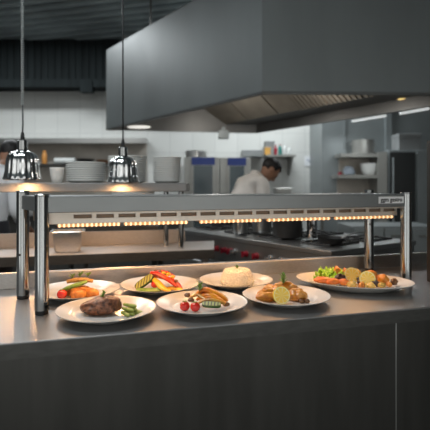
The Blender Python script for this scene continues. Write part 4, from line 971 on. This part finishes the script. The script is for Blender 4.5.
def person(loc, yaw, lean, headturn, headnod, H, label, jacket, armpose, neckbend=0.1):
    """a standing adult facing local -Y, bent forward by lean, placed at loc"""
    s = H / 1.75; V = Vector
    hip = V((0, 0, 0.93))
    Ml = Matrix.Translation(hip) @ Matrix.Rotation(lean, 4, 'X') @ Matrix.Translation(-hip)     # bends the upper body towards -Y
    def U(p): return Ml @ V(p)
    chest, neck0 = U((0, 0.0, 1.26)), U((0, 0.01, 1.45))
    neck1 = neck0 + Matrix.Rotation(lean + neckbend, 3, 'X') @ V((0, 0, 0.065))
    Mh = Matrix.Translation(neck1) @ Matrix.Rotation(headturn, 4, 'Z') @ Matrix.Rotation(headnod, 4, 'X')
    def Hd(p): return Mh @ V(p)
    root = bpy.data.objects.new('person', None); COL.objects.link(root)
    h0, h1, h2, h3 = Hd((0, 0, 0.055)), Hd((0, -0.012, 0.115)), Hd((0, 0.0, 0.175)), Hd((0, 0.0, 0.225))
    ch = [[(hip, 0.125), (U((0, 0, 1.08)), 0.115), (chest, 0.125), (U((0, 0.005, 1.38)), 0.095), (neck0, 0.056), (neck1, 0.05), (h0, 0.050), (h1, 0.045)]]
    jk = [[(V((0, 0, 0.86)), 0.145), (hip + V((0, 0, 0.04)), 0.150), (U((0, 0, 1.10)), 0.142), (chest + V((0, 0, 0.0)), 0.162), (U((0, 0.005, 1.37)), 0.145), (U((0, 0.012, 1.455)), 0.068), (U((0, 0.006, 1.490)), 0.063)]]
    tr = []
    for sg, (el, wr) in zip((-1, 1), armpose):
        sh = U((sg * 0.185, 0.01, 1.385)); e = U(el); w = U(wr)
        ch.append([(U((0, 0.005, 1.38)), 0.095), (sh, 0.058), (e, 0.042), (w, 0.029)])
        d = (w - e).normalized(); side = d.cross(V((0, 0, 1))).normalized() if abs(d.z) < 0.95 else V((1, 0, 0)); nn = side.cross(d)
        palm = w + d * 0.055
        ch[-1].append((palm, (0.036, 0.018)))
        for k, (off, ln) in enumerate(((-0.027, 0.062), (-0.009, 0.075), (0.009, 0.070), (0.026, 0.055))):
            b0 = palm + side * off + d * 0.032
            ch.append([(palm, (0.036, 0.018)), (b0, 0.0095), (b0 + d * ln * 0.55 - nn * 0.008, 0.0088), (b0 + d * ln * 0.95 - nn * 0.026, 0.0075)])
        tb0 = w + d * 0.03 - side * sg * 0.038 - nn * 0.006
        ch.append([(w, 0.029), (tb0, 0.011), (tb0 + d * 0.03 - side * sg * 0.016 - nn * 0.01, 0.0095), (tb0 + d * 0.052 - side * sg * 0.018 - nn * 0.02, 0.0078)])
        jk.append([(U((0, 0.005, 1.37)), 0.145), (sh, 0.080), (e, 0.058), (e.lerp(w, 0.85), 0.044)])
        hp = V((sg * 0.095, 0, 0.84)); kn = V((sg * 0.10, -0.015, 0.48)); an = V((sg * 0.10, 0.015, 0.085)); toe = V((sg * 0.115, -0.15, 0.04))
        ch.append([(hip, 0.125), (hp, 0.088), (kn, 0.056), (an, 0.040), (V((sg * 0.107, -0.06, 0.05)), 0.042), (toe, 0.034)])
        tr.append([(V((0, 0, 0.90)), 0.135), (hp, 0.105), (kn, 0.078), (V((sg * 0.10, 0.012, 0.13)), 0.062)])
        b = NB(); blob(b, V((sg * 0.108, -0.055, 0.045)), (0.052, 0.14, 0.055), 2, 0.04, 1, 3, None, 0.8); link('shoe', b, 'black', root, smooth=True)
    body = skinned('body', ch, 'skin', root, 2, hip)
    hm = NB(); hm.from_mesh(body.data)                      # head, nose and ears fused into the one body surface
    hd = bmesh.ops.create_icosphere(hm, subdivisions=4, radius=1.0)['verts']
    for v in hd:
        q = v.co.copy(); t = max(0.0, -q.z)
        v.co = Hd((q.x * 0.077 * (1 - 0.30 * t), 0.006 + q.y * 0.098 * (1 - 0.22 * t) - 0.022 * t, 0.128 + q.z * 0.120))
    for c_, r_ in (((0, -0.097, 0.108), (0.013, 0.019, 0.024)), ((0, -0.066, 0.034), (0.026, 0.022, 0.020)), ((0.077, 0.014, 0.120), (0.011, 0.019, 0.030)), ((-0.077, 0.014, 0.120), (0.011, 0.019, 0.030)), ((0, -0.084, 0.150), (0.045, 0.012, 0.010))):
        for v in bmesh.ops.create_icosphere(hm, subdivisions=3, radius=1.0)['verts']:
            v.co = Hd((c_[0] + v.co.x * r_[0], c_[1] + v.co.y * r_[1], c_[2] + v.co.z * r_[2]))
    hm.to_mesh(body.data); hm.free()
    rm = body.modifiers.new('fuse', 'REMESH'); rm.mode = 'VOXEL'; rm.voxel_size = 0.007; rm.use_smooth_shade = True
    sm = body.modifiers.new('soft', 'SMOOTH'); sm.factor = 0.5; sm.iterations = 3
    dgb = bpy.context.evaluated_depsgraph_get(); dgb.update(); nm = bpy.data.meshes.new_from_object(body.evaluated_get(dgb)); body.modifiers.clear()
    body.data = nm; nm.materials.clear(); nm.materials.append(M['skin'])
    for p_ in nm.polygons: p_.use_smooth = True
    skinned('chef_jacket', jk, jacket, root, 2, V((0, 0, 0.86)))
    skinned('trousers', tr, 'trousers', root, 2, V((0, 0, 0.90)))
    b = NB(); tube(b, [(0.170 * cos(a), 0.165 * sin(a), 0.86 + 0.05 * 0) for a in [i * 2 * pi / 24 for i in range(25)]], 0.02, 8, 2.2); 
    for v in b.verts: v.co.z += 0.0
    ap = NB(); lathe(ap, [(0.155, 1.035), (0.170, 1.03), (0.182, 0.90), (0.200, 0.60), (0.196, 0.60), (0.176, 0.90), (0.155, 1.028)], (0, 0, 0), 40, 1.0, 0.98); link('apron', ap, 'trousers', root, smooth=True); b.free()
    # hair: cap over the crown and the back of the head
    hb = NB(); m = bmesh.ops.create_icosphere(hb, subdivisions=4, radius=1.0)
    kill = []
    for v in hb.verts:
        q = v.co.copy(); d = 1 + 0.05 * noise.noise(q * 5)
        p = V((q.x * 0.090 * d, q.y * 0.110 * d + 0.014, q.z * 0.098 * d + 0.163))
        if q.z < -0.30 and q.y < 0.25: kill.append(v)
        elif q.y < -0.35 and q.z < 0.45: kill.append(v)
        v.co = Hd(p)
    bmesh.ops.delete(hb, geom=kill, context='VERTS')
    inner = bmesh.ops.solidify(hb, geom=hb.faces[:], thickness=0.012); link('hair', hb, 'hair', root, smooth=True)
    def on_face(p): return body.closest_point_on_mesh(Hd(p))[1]
    for sg in (-1, 1):
        eb = NB(); blob(eb, on_face((sg * 0.033, -0.10, 0.130)), (0.010, 0.008, 0.007), 0, 0, 1, 2); link('eye', eb, 'eye', root, smooth=True)
    lb = NB(); blob(lb, on_face((0, -0.082, 0.060)), (0.022, 0.008, 0.007), 0, 0, 1, 2); link('lips', lb, 'lip', root, smooth=True)
    cb = NB(); lathe(cb, [(0.060, 0.0), (0.070, 0.004), (0.066, 0.045), (0.060, 0.047), (0.056, 0.0), (0.060, 0.0)], (0, 0, 0), 32)
    for v in cb.verts: v.co = Ml @ (v.co + V((0, 0.004, 1.440)))
    link('collar', cb, jacket, root, smooth=True)
    root.location = loc; root.rotation_euler = (0, 0, yaw); root.scale = (s, s, s); tag(root, label, 'person')
    return root
# the bent chef by the fridges: turned away to the right, looking down at the table
person((X(230.5, 4.45), 4.45, 0), radians(120), radians(36), radians(-8), radians(56), 1.78,
       'person with black hair in white chef jacket bending over the rear table', 'jacket',
       (((-0.25, -0.12, 1.12), (-0.12, -0.36, 1.06)), ((0.25, -0.10, 1.12), (0.12, -0.36, 1.06))), 1.15)
# the cook at the left edge of the pass
person((X(-15, 3.40), 3.40, 0), radians(165), radians(16), radians(0), radians(45), 1.72,
       'person in white chef jacket and black apron standing behind the coiled-cord heat lamp', 'jacket_cool',
       (((-0.27, 0.02, 1.10), (-0.20, -0.22, 1.02)), ((0.27, 0.02, 1.10), (0.20, -0.22, 1.02))), 0.9)

# ================================================================== LIGHT
def area(name, loc, size, energy, color, target=None, rot=None, shape='RECTANGLE', spread=None):
    l = bpy.data.lights.new(name, 'AREA'); l.shape = shape; l.size = size[0]; l.size_y = size[1]; l.energy = energy; l.color = color
    if spread: l.spread = spread
    o = bpy.data.objects.new(name, l); COL.objects.link(o); o.location = loc
    if target is not None: o.rotation_euler = (Vector(target) - Vector(loc)).to_track_quat('-Z', 'Y').to_euler()
    elif rot is not None: o.rotation_euler = rot
    return o
WARM = (1.0, 0.54, 0.24)
gy = math.atan2((FR - FL).y, (FR - FL).x)
for i, (p0, p1) in enumerate(SEG):
    c = GA((gu(p0, .2) + gu(p1, .2)) / 2, 0.45, 1.156)
    area('gantry_heat_light', c, (0.20, 0.07), 0.68, WARM, rot=(0, 0, gy))
for L in (L1, L2):
    sp = bpy.data.lights.new('heat_lamp_light', 'SPOT'); sp.energy = 6.5; sp.color = (1.0, 0.52, 0.22); sp.spot_size = radians(176); sp.spot_blend = 0.3; sp.shadow_soft_size = 0.03
    so = bpy.data.objects.new('heat_lamp_light', sp); COL.objects.link(so); so.location = L + Vector((0, 0, -0.004))
COOL = (0.93, 0.98, 1.0)
# ceiling fittings of the kitchen
area('kitchen_ceiling_light', (-2.9, 3.6, 3.36), (1.6, 0.5), 14, COOL, rot=(0, 0, 0.3))
area('kitchen_ceiling_light', (-2.6, 5.3, 3.36), (2.4, 0.4), 62, COOL, rot=(0, 0, 0))
area('kitchen_ceiling_light', (0.9, 5.85, 3.36), (1.8, 0.3), 74, COOL, rot=(0, 0, 0))
area('kitchen_ceiling_light', (-1.1, 1.3, 3.36), (1.4, 0.5), 42, COOL, rot=(0, 0, 0.3))
for q, e in (((0.0, 4.3, HZ + 0.10), 5), ((0.85, 3.6, HZ + 0.10), 4)):  # added fill without fittings, lifts the dark underside of the hood
    pl = bpy.data.lights.new('hood_lamp_light', 'POINT'); pl.energy = e; pl.color = (1.0, 0.95, 0.88); pl.shadow_soft_size = 0.12
    po = bpy.data.objects.new('hood_lamp_light', pl); COL.objects.link(po); po.location = q
area('tube_light_lamp', (2.0, 5.2, 2.0), (0.9, 0.06), 5, COOL, rot=(0, 0, -1.0))
w = bpy.data.worlds.new('dim_hall'); SC.world = w; w.use_nodes = True
bg = w.node_tree.nodes['Background']; bg.inputs[0].default_value = (0.86, 0.87, 0.84, 1); bg.inputs[1].default_value = 1.0

# made-up bright and dark patches on the guests' side, added for streaks in chrome
tcw = w.node_tree.nodes.new('ShaderNodeTexCoord'); nw = w.node_tree.nodes.new('ShaderNodeTexNoise'); nw.inputs['Scale'].default_value = 2.6; nw.inputs['Detail'].default_value = 3
mw = w.node_tree.nodes.new('ShaderNodeMapping'); mw.inputs['Scale'].default_value = (1.8, 1.8, 0.7)
rw = w.node_tree.nodes.new('ShaderNodeValToRGB'); rw.color_ramp.elements[0].color = (0.25, 0.25, 0.24, 1); rw.color_ramp.elements[1].color = (1.5, 1.52, 1.47, 1)
rw.color_ramp.elements[0].position = 0.42; rw.color_ramp.elements[1].position = 0.60
for a_, b_ in ((tcw.outputs['Generated'], mw.inputs['Vector']), (mw.outputs['Vector'], nw.inputs['Vector']), (nw.outputs['Fac'], rw.inputs['Fac']), (rw.outputs['Color'], bg.inputs['Color'])): w.node_tree.links.new(a_, b_)

# ================================================================== CAMERA
cam = bpy.data.cameras.new('camera'); co = bpy.data.objects.new('camera', cam); COL.objects.link(co)
co.location = (0, 0, CAMZ); co.rotation_euler = (pi / 2, 0, 0)
cam.sensor_width = 36; cam.lens = 36 * F / 430.0; cam.shift_y = (HY - 215.0) / 430.0; cam.clip_start = 0.05
cam.dof.use_dof = True; cam.dof.focus_distance = 1.50; cam.dof.aperture_fstop = 3.2
SC.camera = co
SC.view_settings.view_transform = 'Standard'; SC.view_settings.look = 'None'; SC.view_settings.gamma = 1.0; SC.view_settings.use_curve_mapping = False
SC.view_settings.exposure = 0.06
SC.cycles.use_denoising = True
